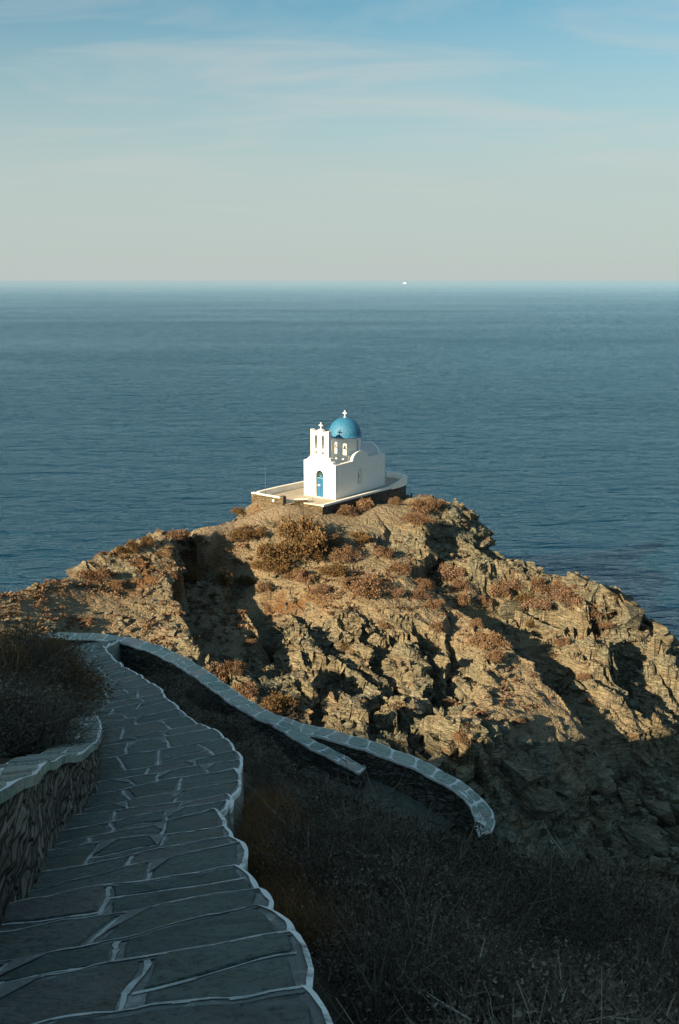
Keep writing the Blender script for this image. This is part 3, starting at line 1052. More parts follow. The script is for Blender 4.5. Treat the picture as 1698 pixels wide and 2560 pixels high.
# facade with stepped shoulders and the door opening
shoulder = [(-1.8, -0.1), (1.8, -0.1), (1.8, 3.12), (1.62, 3.16), (1.56, 3.20), (1.52, 3.36), (1.36, 3.40), (1.28, 3.46), (1.22, 3.68), (1.08, 3.76),
            (-1.08, 3.78), (-1.16, 3.64), (-1.32, 3.56), (-1.42, 3.42), (-1.62, 3.38), (-1.8, 3.30)]
panel('facade_wall', shoulder, [arch(0.02, 0.84, -0.1 + 0.12, 2.5)], 0.42, W2, ch, ffront)
# bell gable
belfry = [(-1.0, 3.74), (1.04, 3.74), (1.04, 6.14), (0.98, 6.18), (0.88, 6.16), (0.74, 6.06), (0.56, 6.02), (0.40, 6.06), (0.26, 6.20), (0.10, 6.28), (-0.06, 6.28), (-0.2, 6.20),
          (-0.34, 6.06), (-0.52, 6.02), (-0.70, 6.08), (-0.84, 6.20), (-0.94, 6.24), (-1.0, 6.20)]
bg_ = panel('bell_gable', belfry, [arch(-0.36, 0.32, 4.50, 5.74), arch(0.40, 0.32, 4.50, 5.74), arch(-0.36, 0.27, 4.0, 4.28), arch(0.40, 0.27, 4.0, 4.28)], 0.46, W2, ch, ffront)
for cx in (-0.36, 0.40):
    bm = bmesh.new()
    lathe(bm, [(0, 5.42), (0.05, 5.41), (0.07, 5.36), (0.085, 5.24), (0.125, 5.16), (0.12, 5.15), (0, 5.18)], 16, cx, 0.22)
    box(bm, cx - 0.158, cx + 0.158, 0.2, 0.24, 5.42, 5.46)
    bm_obj('bell', bm, M['metal'], bg_)


def cross(name, cx, cy, z, h, parent):
    bm = bmesh.new()
    box(bm, cx - 0.036, cx + 0.036, cy - 0.036, cy + 0.036, z - 0.05, z + h)
    box(bm, cx - 0.16, cx + 0.16, cy - 0.032, cy + 0.032, z + h * 0.56, z + h * 0.56 + 0.075)
    for (x, zz_) in ((-0.16, h * 0.56 + 0.037), (0.16, h * 0.56 + 0.037), (0, h)):
        box(bm, cx + x - 0.046, cx + x + 0.046, cy - 0.042, cy + 0.042, z + zz_ - 0.05, z + zz_ + 0.05)
    return bm_obj(name, bm, W2, parent)


cross('cross', 0.02, 0.22, 6.27, 0.54, ch)
# side walls: low parapet, transept arch, then parapet again
def side_prof():
    P = [(0.423, -0.1), (LEN, -0.1), (LEN, 3.14), (5.25, 3.16)]
    for k in range(13):
        an = math.pi * k / 12
        P.append((3.95 + 1.27 * math.cos(an), 3.16 + 0.80 * math.sin(an)))
    return P + [(2.6, 3.15), (0.423, 3.12)]


win = arch(3.87, 0.62, 0.86, 2.32, 8)
sw = panel('side_wall', side_prof(), [win], 0.34, M['white_lifted'], ch, fright)
panel('side_wall', side_prof(), [], 0.34, M['white_lifted'], ch, fleft)
panel('back_wall', [(-1.457, -0.1), (1.457, -0.1), (1.457, 3.13)] + [(1.2 * math.cos(math.pi * k / 14), 3.13 + 1.02 * math.sin(math.pi * k / 14)) for k in range(15)] + [(-1.457, 3.13)],
      [], 0.32, M['white_lifted'], ch, lambda x, z, d: Vector((x, LEN - d, z)))
bm = bmesh.new()
box(bm, -1.455, 1.455, 0.425, LEN - 0.323, 2.86, 2.98)
bm_obj('flat_roof', bm, M['white_lifted'], ch)
# barrel vaults
bm = bmesh.new()
n = 16
rr = []
for x in (-1.457, 1.457):
    rr.append([bm.verts.new((x, 3.95 + 1.25 * math.cos(math.pi * k / n), 2.95 + 0.98 * math.sin(math.pi * k / n))) for k in range(n + 1)])
for k in range(n): bm.faces.new((rr[0][k], rr[0][k + 1], rr[1][k + 1], rr[1][k]))
bm_obj('transept_vault', bm, M['white_lifted'], ch, True)
bm = bmesh.new()
rr = []
for y in (4.6, LEN - 0.322):
    rr.append([bm.verts.new((1.18 * math.cos(math.pi * k / n), y, 2.95 + 1.17 * math.sin(math.pi * k / n))) for k in range(n + 1)])
for k in range(n): bm.faces.new((rr[0][k], rr[0][k + 1], rr[1][k + 1], rr[1][k]))
bm_obj('nave_vault', bm, mat_white('grey_cement_render', (0.60, 0.61, 0.59)), ch, True)
bm = bmesh.new()
box(bm, -1.40, 1.40, 2.52, 5.4, 2.97, 3.62)
bm_obj('drum_base', bm, M['white_lifted'], ch, bevel=0.03)
# drum with real niches
def drum():
    bm = bmesh.new()
    nA, nZ, r0, r1, z0, z1 = 144, 40, 1.47, 1.27, 3.3, 5.2
    hole = np.zeros((nZ, nA), bool)
    for dg_ in (-4, 176, 246, 106):
        c = (dg_ % 360) / 360 * nA
        for j in range(nZ):
            z = z0 + (j + 0.5) / nZ * (z1 - z0)
            for i in range(nA):
                dx = ((i + 0.5 - c + nA / 2) % nA - nA / 2) * 2 * math.pi * r0 / nA
                if abs(dx) < 0.17 and z > 3.85 and (z < 4.73 or math.hypot(dx, z - 4.73) < 0.17): hole[j, i] = True
    for r, isin in ((r0, False), (r1, True)):
        g = [[bm.verts.new((r * math.cos(2 * math.pi * i / nA), r * math.sin(2 * math.pi * i / nA), z0 + j / nZ * (z1 - z0))) for i in range(nA)] for j in range(nZ + 1)]
        if not isin: G0 = g
        else: G1 = g
        for j in range(nZ):
            for i in range(nA):
                if isin or not hole[j, i]:
                    i2 = (i + 1) % nA
                    f = bm.faces.new((g[j][i], g[j][i2], g[j + 1][i2], g[j + 1][i]))
                    f.material_index = 1 if (isin and hole[j, i]) else 0  # niche backs take a greyer colour than the drum wall
    for j in range(nZ):
        for i in range(nA):
            if hole[j, i]:
                i2 = (i + 1) % nA
                if not hole[j, i - 1]: bm.faces.new((G0[j][i], G1[j][i], G1[j + 1][i], G0[j + 1][i]))
                if not hole[j, i2]: bm.faces.new((G0[j][i2], G1[j][i2], G1[j + 1][i2], G0[j + 1][i2]))
                if not hole[j - 1, i]: bm.faces.new((G0[j][i], G0[j][i2], G1[j][i2], G1[j][i]))
                if not hole[(j + 1) % nZ, i]: bm.faces.new((G0[j + 1][i], G0[j + 1][i2], G1[j + 1][i2], G1[j + 1][i]))
    bmesh.ops.translate(bm, verts=bm.verts, vec=(0, 3.95, 0))
    bmesh.ops.rotate(bm, verts=bm.verts, cent=(0, 3.95, 0), matrix=Matrix.Rotation(R(4), 3, 'Z'))
    return bm


dr = bm_obj('drum', drum(), [M['white_lifted'], mat_plain('grey_niche_back', (0.30, 0.29, 0.26), 0.9, 0.2)], ch)
bm = bmesh.new()
prof = [(1.52, 5.14), (1.60, 5.155), (1.62, 5.20), (1.60, 5.255), (1.535, 5.275)]
prof += [(1.52 * math.cos(t_) ** 0.97, 5.275 + 1.66 * math.sin(t_)) for t_ in np.linspace(0.02, math.pi / 2 - 0.02, 26)]
prof += [(0, 6.94)]
lathe(bm, prof, 64, 0, 3.95)
dm = bm_obj('dome', bm, M['dome'], ch, True)
for z_, r_ in ((6.92, 0.10),):
    bm = bmesh.new()
    lathe(bm, [(0, z_ - 0.05), (r_, z_ - 0.05), (r_, z_ + 0.06), (0.05, z_ + 0.1), (0, z_ + 0.1)], 16, 0, 3.95)
    bm_obj('cross_foot', bm, W2, dm)
cross('cross', 0, 3.95, 6.98, 0.54, dm)
# door: two blue leaves, fanlight with bars
d0 = empty('door')
d0.parent = ch
bm = bmesh.new()
box(bm, -0.40, 0.44, 0.16, 0.22, 1.74, 1.82)
for s_ in (-0.40, 0.405): box(bm, s_, s_ + 0.035, 0.16, 0.22, 0.03, 1.74)
bm_obj('frame', bm, M['frame'], d0)
for s_ in (-1, 1):
    bm = bmesh.new()
    x0, x1 = (-0.362, 0.016) if s_ < 0 else (0.024, 0.402)
    box(bm, x0, x1, 0.18, 0.225, 0.03, 1.737)
    for (za, zb) in ((0.12, 0.62), (0.72, 1.16), (1.26, 1.66)):
        box(bm, x0 + 0.06, x1 - 0.06, 0.168, 0.182, za, zb)
    lf = bm_obj('leaf', bm, M['blue'], d0)
    if s_ < 0:
        bm = bmesh.new()
        box(bm, -0.30, -0.06, 0.155, 0.167, 1.02, 1.17)
        bm_obj('notice', bm, W2, lf)
    else:
        bm = bmesh.new()
        box(bm, 0.05, 0.075, 0.12, 0.179, 0.92, 1.04)
        bm_obj('handle', bm, M['metal'], lf)
fan = panel('fanlight', [(-0.36 + 0.0, 1.822), (0.40, 1.822)] + [(0.02 + 0.38 * math.cos(math.pi * k / 12), 1.99 + 0.46 * math.sin(math.pi * k / 12)) for k in range(13)], [], 0.02, M['dark'], d0,
            lambda x, z, d: Vector((x, 0.21 + d, z)), 0.002)
bm = bmesh.new()
for an in (35, 65, 90, 115, 145):
    c_, s_ = math.cos(R(an)), math.sin(R(an))
    v4 = [bm.verts.new((0.02 + c_ * r_ + k * 0.014 * s_, 0.195, 1.84 + s_ * r_ - k * 0.014 * c_)) for r_, k in ((0.06, -1), (0.06, 1), (0.50, 1), (0.50, -1))]
    f = bm.faces.new(v4)
    ext = bmesh.ops.extrude_face_region(bm, geom=[f])
    bmesh.ops.translate(bm, verts=[g for g in ext['geom'] if isinstance(g, bmesh.types.BMVert)], vec=(0, 0.013, 0))
bm_obj('glazing_bar', bm, M['frame'], fan)
# side window: pierced plaster slab in a deep recess
sq = []
for k, z in enumerate((1.02, 1.26, 1.50, 1.72, 2.08)):
    sq.append([(3.64, z), (3.83, z), (3.83, z + 0.17), (3.64, z + 0.17)])
sq.append([(3.91, 1.50), (4.05, 1.50), (4.05, 1.65), (3.91, 1.65)])
for z in (1.02, 1.26, 1.72): sq.append([(3.94, z), (3.99, z), (3.99, z + 0.05), (3.94, z + 0.05)])
wn_ = panel('window', arch(3.87, 0.606, 0.867, 2.313, 8), sq, 0.05, M['white_lifted'], ch, lambda x, z, d: Vector((1.8 - 0.09 - d, x, z)), 0.004)
bm = bmesh.new()
box(bm, 1.50, 1.52, 3.58, 4.16, 0.9, 2.28)  # dark backing, its colour stands in for the shade inside the slab's holes
bm_obj('pane', bm, M['dark'], wn_)
bm = bmesh.new()
box(bm, 1.62, 1.84, 3.55, 4.19, 0.80, 0.858)
bm_obj('sill', bm, M['white_lifted'], wn_)
# doorstep
bm = bmesh.new()
box(bm, -0.5, 0.54, -0.25, 0.17, -0.08, 0.018)
bm_obj('doorstep', bm, M['white_lifted'], ch, bevel=0.01)

# ------------------------------------------------------------------ terrace and its walls
tr = tag(empty('terrace', to_world(0, -1), AX), 'pale paved terrace on dark dry-stone walling under the chapel', 'terrace')
FL = [(2.3, -2.55), (2.42, 0), (2.62, 4), (2.82, 8), (2.86, 9.6), (2.6, 10.7), (2.0, 11.4), (1.0, 11.9), (-0.4, 12.0), (-1.8, 11.5), (-3.0, 10), (-3.7, 7), (-4.1, 3), (-4.5, -0.6),
      (-4.62, -3.9), (-2.6, -4.02), (-0.75, -4.12), (-0.5, -3.6), (-0.35, -2.75), (0.9, -2.62)]
def densify(P, n=6):
    Q = []
    for (a, b) in zip(P, P[1:] + P[:1]):
        for k in range(n): Q.append((a[0] + (b[0] - a[0]) * k / n, a[1] + (b[1] - a[1]) * k / n))
    return Q


def prism(bm, P, z0, z1, mi=0):
    lo = [bm.verts.new((x, y, z0)) for x, y in P]
    hi = [bm.verts.new((x, y, z1)) for x, y in P]
    n_ = len(P)
    for i in range(n_):
        bm.faces.new((lo[i], lo[(i + 1) % n_], hi[(i + 1) % n_], hi[i])).material_index = mi
    bm.faces.new(hi).material_index = mi


bm = bmesh.new()
prism(bm, [(x, y + 1) for x, y in FL], -2.2, -0.06)
bm_obj('retaining_wall', bm, M['drystone'], tr)
bm = bmesh.new()
prism(bm, [(x * 0.997, y * 0.997 + 1) for x, y in FL], -0.055, 0.004)
bm_obj('paving', bm, M['terrace'], tr)


def strip_wall(name, P, w, z0, z1, mats, parent=None, off=0.0, cap=None):
    """Wall along an open polyline (local terrace frame), with an optional white cap 3 mm proud."""
    bm = bmesh.new()
    Pn = [np.array(p, float) for p in P]
    rows = []
    for i, p in enumerate(Pn):
        t_ = Pn[min(i + 1, len(Pn) - 1)] - Pn[max(i - 1, 0)]
        t_ /= np.linalg.norm(t_)
        n_ = np.array([-t_[1], t_[0]])
        a_, b_ = p + n_ * w / 2, p - n_ * w / 2
        za = z1[i] if isinstance(z1, (list, tuple)) else z1
        rows.append([bm.verts.new((a_[0], a_[1] + off, z0)), bm.verts.new((a_[0], a_[1] + off, za)), bm.verts.new((b_[0], b_[1] + off, za)), bm.verts.new((b_[0], b_[1] + off, z0))])
    for r0_, r1_ in zip(rows[:-1], rows[1:]):
        for k in range(3):
            bm.faces.new((r0_[k], r0_[k + 1], r1_[k + 1], r1_[k]))
    for r_ in (rows[0], rows[-1]): bm.faces.new(r_)
    return bm_obj(name, bm, mats, parent)


# low white kerb along the sea side of the terrace, part of it
edge = [(2.27, -2.62), (2.30, -2.4), (2.42, 0), (2.62, 4), (2.80, 7.6)]
strip_wall('kerb', edge, 0.30, -0.10, 0.085, W2, tr, 1)
strip_wall('kerb', [(2.12, -2.51), (0.9, -2.58), (-0.2, -2.70)], 0.16, -0.10, 0.035, mat_white('worn_whitewash', (0.6, 0.56, 0.46)), tr, 1)
strip_wall('front_facing', [(2.295, -2.575), (0.9, -2.635), (-0.33, -2.765), (-0.48, -3.6)], 0.06, -2.0, -0.062, M['sunstone'], tr, 1)

pw = tag(empty('parapet_wall', to_world(0, 0), AX), 'white rounded parapet wall behind the chapel at the right end of the terrace', 'wall')
back = [(2.80, 7.62), (2.84, 8.6), (2.84, 9.4), (2.62, 10.5), (2.0, 11.25), (1.0, 11.72), (-0.4, 11.82)]
back = [tuple(p) for p in resample(np.array([(a_, b_, 0) for a_, b_ in back]), 0.3)[:, :2]]
strip_wall('wall_body', back, 0.30, -0.2, [0.09 + 0.42 * min(1, k / 8) for k in range(len(back))], M['white_lifted'], pw)
strip_wall('wall_cap', back, 0.33, 0.06, [0.10 + 0.42 * min(1, k / 8) + 0.03 for k in range(len(back))], W2, pw)
lw = tag(empty('parapet_wall', to_world(0, 0), AX), 'long low white parapet wall running left behind the chapel front', 'wall')
left = [(-1.8, 11.35), (-3.0, 9.85), (-3.66, 7), (-4.06, 3), (-4.44, -0.6), (-4.56, -3.6)]
left = [tuple(p) for p in resample(np.array([(a_, b_, 0) for a_, b_ in left]), 0.4)[:, :2]]
strip_wall('wall_body', left, 0.30, -0.2, 0.50, M['white_lifted'], lw)
strip_wall('wall_cap', left, 0.33, 0.47, 0.55, W2, lw)
fw = tag(empty('stone_wall', to_world(0, 0), AX), 'ochre rubble stone wall with white capping left of the terrace gateway', 'wall')
strip_wall('wall_body', [(-4.70, -3.86), (-2.6, -3.97), (-0.98, -4.06)], 0.36, -1.3, 0.50, M['sunstone'], fw)
strip_wall('wall_cap', [(-4.71, -3.86), (-2.6, -3.97), (-1.22, -4.05)], 0.37, 0.49, 0.57, W2, fw)
bm = bmesh.new()
box(bm, -1.22, -0.80, -4.3, -3.84, -1.0, 0.70)
bm_obj('gate_post', bm, M['sunstone'], fw, bevel=0.02)
bm = bmesh.new()
box(bm, -0.798, -0.782, -4.26, -3.88, -0.55, 0.66)  # dark sheet added for the shade of the gateway opening
bm_obj('gateway_shade_sheet', bm, M['shadow'], fw)
st = tag(empty('stub_wall', to_world(0, 0), AX), 'short stone stub wall with pale top right of the terrace gateway', 'wall')
strip_wall('wall_body', [(-0.42, -3.15), (0.45, -2.35)], 0.34, -0.3, 0.30, M['sunstone'], st)
strip_wall('wall_cap', [(-0.42, -3.15), (0.45, -2.35)], 0.36, 0.29, 0.345, W2, st)
# steps up to the gateway
gs = tag(empty('gate_steps', to_world(0, 0), AX), 'two whitewashed steps at the terrace gateway', 'steps')
for k in range(2):
    bm = bmesh.new()
    box(bm, -2.9 + 0.2 * k, -0.28 - 0.15 * k, -4.95 + 0.34 * k, -4.305 + 0.004 * k, -1.2, -0.66 + 0.20 * k)
    bm_obj('step', bm, W2, gs, bevel=0.015)
# white lamp on the stone wall, poles, white stone slab
lp = tag(empty('wall_lamp', to_world(-1.9, -4.2, 0), AX), 'small white lamp on a conduit fixed to the rubble wall', 'lamp')
bm = bmesh.new()
box(bm, -0.11, 0.11, -0.16, -0.005, 0.10, 0.32)
bm_obj('lamp_head', bm, W2, lp, bevel=0.02)
bm = bmesh.new()
box(bm, -0.02, 0.02, -0.06, -0.02, -0.9, 0.10)
bm_obj('conduit', bm, M['metal'], lp)
for (x, y, h_, lab) in ((1.06, -2.42, 0.95, 'thin grey pole at the front edge of the terrace before the chapel door'), (-3.1, -3.95, 2.6, 'tall thin bare pole behind the left corner of the terrace')):
    pr = tag(empty('pole', to_world(x, y, 0 if x > 0 else 0.56), AX), lab, 'pole')
    bm = bmesh.new()
    lathe(bm, [(0.014, 0), (0.010, h_), (0, h_)], 8)
    bm_obj('shaft', bm, M['metal'], pr)
    bm = bmesh.new()
    lathe(bm, [(0.06, -0.01), (0.06, 0.03), (0.02, 0.05)], 12)
    bm_obj('base_plate', bm, M['metal'], pr)

# ------------------------------------------------------------------ flagstones
class Geo:
    """Collects polygons with a material slot and a tone value; one mesh in the end."""
    def __init__(self):
        self.v, self.f, self.mi, self.tone = [], [], [], []

    def poly(self, pts, mi=0, tone=0.5):
        i = len(self.v)
        self.v += [tuple(p) for p in pts]
        self.f.append(tuple(range(i, i + len(pts))))
        self.mi.append(mi)
        self.tone.append(tone)

    def slab(self, outline, top, bot, mi, tone, bev=0.008, sag=None):
        """Stone with a chamfered rim: outline is a list of xy, top/bot are heights or callables."""
        n_ = len(outline)
        c = np.mean(np.array(outline), axis=0)
        i = len(self.v)
        tf = top if callable(top) else (lambda x, y: top)
        for (x, y) in outline:
            self.v.append((x, y, tf(x, y) - bot))
        for (x, y) in outline:
            self.v.append((x, y, tf(x, y) - bev))
        for (x, y) in outline:
            d = np.array([c[0] - x, c[1] - y])
            d = d / (np.linalg.norm(d) + 1e-9) * bev * 1.2
            self.v.append((x + d[0], y + d[1], tf(x, y) + random.uniform(-0.0015, 0.0015)))
        for k in range(n_):
            k2 = (k + 1) % n_
            self.f += [(i + k, i + k2, i + n_ + k2, i + n_ + k), (i + n_ + k, i + n_ + k2, i + 2 * n_ + k2, i + 2 * n_ + k)]
            self.mi += [mi, mi]
            self.tone += [tone, tone]
        self.f.append(tuple(i + 2 * n_ + k for k in range(n_)))
        self.mi.append(mi)
        self.tone.append(tone)

    def build(self, name, mats, parent=None, smooth=False):
        me = bpy.data.meshes.new(name)
        me.from_pydata(self.v, [], self.f)
        me.polygons.foreach_set('material_index', self.mi)
        attr(me, 'tone', self.tone, 'FACE')
        o_ = link(name, me, mats, parent)
        return o_


def wobble_line(a, b, n_, amp, seed):
    a, b = np.array(a, float), np.array(b, float)
    d = b - a
    nn = np.array([-d[1], d[0]])
    nn = nn / (np.linalg.norm(nn) + 1e-9)
    t_ = np.linspace(0, 1, n_)
    w_ = amp * 2 * np.array([float(fbm(np.array([tt_ * np.linalg.norm(d) * 5.0 + seed * 3.7]), np.array([seed * 1.3]), 5, 3)[0]) for tt_ in t_])
    w_ *= np.minimum(1, np.minimum(t_, 1 - t_) * 6)
    return [a + d * tt_ + nn * ww for tt_, ww in zip(t_, w_)]


def inset(poly, g):
    """Shrink a polygon by g along its own edges (simple offset)."""
    P = np.array(poly)
    n_ = len(P)
    A = 0.5 * sum(P[i][0] * P[(i + 1) % n_][1] - P[(i + 1) % n_][0] * P[i][1] for i in range(n_))
    s_ = 1 if A > 0 else -1
    out = []
    for i in range(n_):
        e1, e2 = P[i] - P[i - 1], P[(i + 1) % n_] - P[i]
        n1 = np.array([-e1[1], e1[0]]) / (np.linalg.norm(e1) + 1e-9) * s_
        n2 = np.array([-e2[1], e2[0]]) / (np.linalg.norm(e2) + 1e-9) * s_
        m = n1 + n2
        m = m / max(0.5, (m @ m) / 2)
        out.append(P[i] + m * g)
    return [tuple(p) for p in out]


G = Geo()
ys = [1.2]
while ys[-1] < 29.5:
    y = ys[-1]
    ys.append(y + (0.50 + 0.012 * y) * random.uniform(0.78, 1.22))
front_prev = None
for k in range(1, len(ys)):
    y0, y1 = ys[k - 1], ys[k]
    tilt = 0.17 + 0.012 * y1
    def ends(y, j):
        yl_, yr_ = y - tilt + 0.06 * math.sin(j * 2.1), y + tilt * 0.9 + 0.06 * math.sin(j * 1.7 + 1)
        return np.array([xl(yl_) - 0.12, yl_]), np.array([xr(yr_) - 0.055 + 0.03 * math.sin(j * 3.3), yr_])
    l0, r0_ = ends(y0, k - 1)
    l1, r1_ = ends(y1, k)
    zt = float(pz(y1)) + 0.015 + 0.10 * float(pz(y0) - pz(y1))
    v_start = len(G.v)
    nN = 26
    back = front_prev if front_prev is not None else wobble_line(l0, r0_, nN, 0.03, k - 1)
    front = wobble_line(l1, r1_, nN, 0.03, k)
    stp = _h(np.floor(np.arange(nN) * float(np.linalg.norm(r1_ - l1)) / nN / 0.55 + random.random()), np.full(nN, k * 1.0), 44) - 0.5
    stp = np.convolve(np.pad(stp, 1, 'edge'), [0.25, 0.5, 0.25], 'valid')
    front = [p_ + np.array([0, 0.085 * o_]) for p_, o_ in zip(front, stp)]
    front_prev = front
    m_ = len(back)
    for i in range(m_ - 1):
        b0, b1, f0, f1_ = back[i], back[i + 1], front[i], front[i + 1]
        G.poly([(b0[0], b0[1] - 0.02, zt - 0.007), (b1[0], b1[1] - 0.02, zt - 0.007), (f1_[0], f1_[1], zt - 0.007), (f0[0], f0[1], zt - 0.007)], 1)
        G.poly([(f0[0], f0[1], zt - 0.007), (f1_[0], f1_[1], zt - 0.007), (f1_[0], f1_[1] - 0.02, zt - 0.42), (f0[0], f0[1] - 0.02, zt - 0.42)], 1)
    # right flank of the tread
    b1, f1_ = back[-1], front[-1]
    G.poly([(b1[0], b1[1], zt - 0.007), (b1[0], b1[1], zt - 0.8), (f1_[0], f1_[1], zt - 0.8), (f1_[0], f1_[1], zt - 0.007)], 1)
    # stones across the tread
    width = np.linalg.norm(r1_ - l1)
    ns = max(2, int(round(width / random.uniform(0.42, 0.66))))
    cuts = [0.0]
    for j in range(1, ns): cuts.append((j + random.uniform(-0.26, 0.26)) / ns)
    cuts.append(1.0)
    cb = [c + (random.uniform(-0.13, 0.13) if 0 < c < 1 else 0) for c in cuts]
    def pick(line, f):
        x_f = f * (len(line) - 1)
        i = min(int(x_f), len(line) - 2)
        return line[i] + (line[i + 1] - line[i]) * (x_f - i)
    for j in range(ns):
        fa, fb, ba, bb = cuts[j], cuts[j + 1], cb[j], cb[j + 1]
        nseg = 9
        P = [pick(back, ba + (bb - ba) * t_) for t_ in np.linspace(0, 1, nseg)]
        Q = [pick(front, fb + (fa - fb) * t_) for t_ in np.linspace(0, 1, nseg)]
        rows = [(P, Q, True)]
        if random.random() < 0.16 and y1 < 16:      # two smaller stones, one behind the other
            sa, sb = random.uniform(0.35, 0.65), random.uniform(0.35, 0.65)
            Mid = [p_ * (1 - w_) + q_ * w_ for p_, q_, w_ in zip(P, Q[::-1], np.linspace(sa, sb, nseg) + 0.05 * np.sin(np.linspace(0, 5, nseg) + k))]
            rows = [(P, Mid[::-1], False), (Mid, Q, True)]
            for a_, b_ in zip(Mid[:-1], Mid[1:]):
                h0 = random.uniform(0.003, 0.012)
                G.poly([(a_[0], a_[1] - h0, zt - 0.002), (b_[0], b_[1] - h0, zt - 0.002), (b_[0], b_[1] + h0, zt - 0.002), (a_[0], a_[1] + h0, zt - 0.002)], 2)
        for ri, (P_, Q_, flush) in enumerate(rows):
            side1 = wobble_line(P_[-1], Q_[0], 6, 0.02, k * 7 + j + 1)[1:-1]
            side0 = wobble_line(Q_[-1], P_[0], 6, 0.02, k * 7 + j)[1:-1]
            poly = [np.array(p) for p in P_] + side1 + [np.array(p) for p in Q_] + side0
            g = random.uniform(0.012, 0.022)
            np_, ns_ = len(P_), len(side1)
            if flush:
                for i_ in range(np_ + ns_, np_ + ns_ + len(Q_)): poly[i_] = poly[i_] + np.array([0.0, g * 0.9])
            if ri == 0:
                for i_ in range(np_): poly[i_] = poly[i_] - np.array([0.0, 0.03])
            gj = random.uniform(0.006, 0.026)
            dv = np.array(r1_ - l1) / np.linalg.norm(r1_ - l1)
            if j < ns - 1:
                for i_ in range(np_, np_ + ns_): poly[i_] = poly[i_] - dv * gj
            if j > 0:
                for i_ in range(np_ + ns_ + len(Q_), len(poly)): poly[i_] = poly[i_] + dv * gj
            poly = inset(poly, g)
            sm = []
            for i in range(len(poly)):
                a_, b_, c_ = np.array(poly[i - 1]), np.array(poly[i]), np.array(poly[(i + 1) % len(poly)])
                sm.append(tuple(0.22 * a_ + 0.56 * b_ + 0.22 * c_))
            G.slab(sm, zt + random.uniform(-0.002, 0.004), 0.05, 0, random.random(), 0.006)
        # painted line along the joint to the next stone
        if j < ns - 1:
            wln = wobble_line(pick(back, cb[j + 1]), pick(front, cuts[j + 1]), 8, 0.02, k * 7 + j + 1)
            d = np.array(wln[-1]) - np.array(wln[0])
            d = np.array([d[1], -d[0]]) / (np.linalg.norm(d) + 1e-9)
            for a_, b_ in zip(wln[:-1], wln[1:]):
                h0, h1 = random.uniform(0.004, 0.014) + 0.0005 * y1, random.uniform(0.004, 0.014) + 0.0005 * y1
                G.poly([(*(a_ - d * h0), zt - 0.001), (*(a_ + d * h0), zt - 0.001), (*(b_ + d * h1), zt - 0.001), (*(b_ - d * h1), zt - 0.001)], 2)
            if random.random() < 0.5:       # a branch of the joint: small triangular filler
                c0_ = pick(front, cuts[j + 1])
                c1_ = pick(front, cuts[j + 1] + random.choice((-1, 1)) * random.uniform(0.06, 0.12))
                m0 = pick(back, cb[j + 1]) * 0.45 + c0_ * 0.55
                G.poly([(*c0_, zt + 0.0055), (*c1_, zt + 0.0055), (*m0, zt + 0.0055)], 1)
    # whitewash on the nosing
    for i in range(nN - 1):
        a_, b_ = front[i], front[i + 1]
        f_ = i / nN
        wd_ = (0.007 + 0.0012 * y1) * random.uniform(0.4, 1.5)
        lip = 0.003 + 0.0003 * y1
        G.poly([(a_[0], a_[1] - 0.032, zt - 0.0005), (b_[0], b_[1] - 0.032, zt - 0.0005), (b_[0], b_[1], zt - 0.0005), (a_[0], a_[1], zt - 0.0005)], 1)
        G.poly([(a_[0], a_[1] - wd_, zt + 0.0045), (b_[0], b_[1] - wd_, zt + 0.0045), (b_[0], b_[1] + lip, zt + 0.0035), (a_[0], a_[1] + lip, zt + 0.0035)], 4)
        G.poly([(a_[0], a_[1] + lip, zt + 0.0035), (b_[0], b_[1] + lip, zt + 0.0035), (b_[0], b_[1] + lip, zt - 0.012), (a_[0], a_[1] + lip, zt - 0.012)], 4)
    # thick whitewash along the right hand edge
    N2 = 14
    bul = random.uniform(0.03, 0.06)
    eline = []
    for t_ in np.linspace(0, 1, N2):
        e_ = back[-1] + (front[-1] - back[-1]) * t_
        wig = 0.016 * float(fbm(np.array([t_ * 2.6 + k * 5.1]), np.array([k * 1.9]), 7, 3)[0])
        eline.append((e_, e_ + np.array([bul * math.sin(math.pi * t_) ** 0.7 + wig, 0.0])))
    for i in range(N2 - 1):
        (s0, a_), (s1, b_) = eline[i], eline[i + 1]
        G.poly([(s0[0] - 0.01, s0[1], zt - 0.004), (a_[0], a_[1], zt - 0.004), (b_[0], b_[1], zt - 0.004), (s1[0] - 0.01, s1[1], zt - 0.004)], 1)
        def ww(q_): return 0.010 + 0.0010 * y1 + 0.016 * abs(2 * float(fbm(np.array([q_ * 0.21 + k * 3.3]), np.array([k * 0.7]), 17, 3)[0]))
        w0, w1, o0 = ww(i), ww(i + 1), 0.006
        G.poly([(a_[0] - w0, a_[1], zt + 0.007), (a_[0] + o0, a_[1], zt + 0.001), (b_[0] + o0, b_[1], zt + 0.001), (b_[0] - w1, b_[1], zt + 0.007)], 3)
        G.poly([(a_[0] + o0, a_[1], zt + 0.001), (a_[0] + o0 * 0.3, a_[1], zt - 0.05), (b_[0] + o0 * 0.3, b_[1], zt - 0.05), (b_[0] + o0, b_[1], zt + 0.001)], 3)
        G.poly([(a_[0] + o0 * 0.3, a_[1], zt - 0.05), (a_[0], a_[1], zt - 0.8), (b_[0], b_[1], zt - 0.8), (b_[0] + o0 * 0.3, b_[1], zt - 0.05)], 1)
    # the tread itself runs downhill with the path; only a low riser is left at its lip
    fdir = (r1_ - l1) / np.linalg.norm(r1_ - l1)
    bnorm = np.array([fdir[1], -fdir[0]])
    span = float((0.5 * (l0 + r0_) - 0.5 * (l1 + r1_)) @ bnorm)
    slope = 0.70 * float(pz(y0) - pz(y1)) / max(span, 0.2)
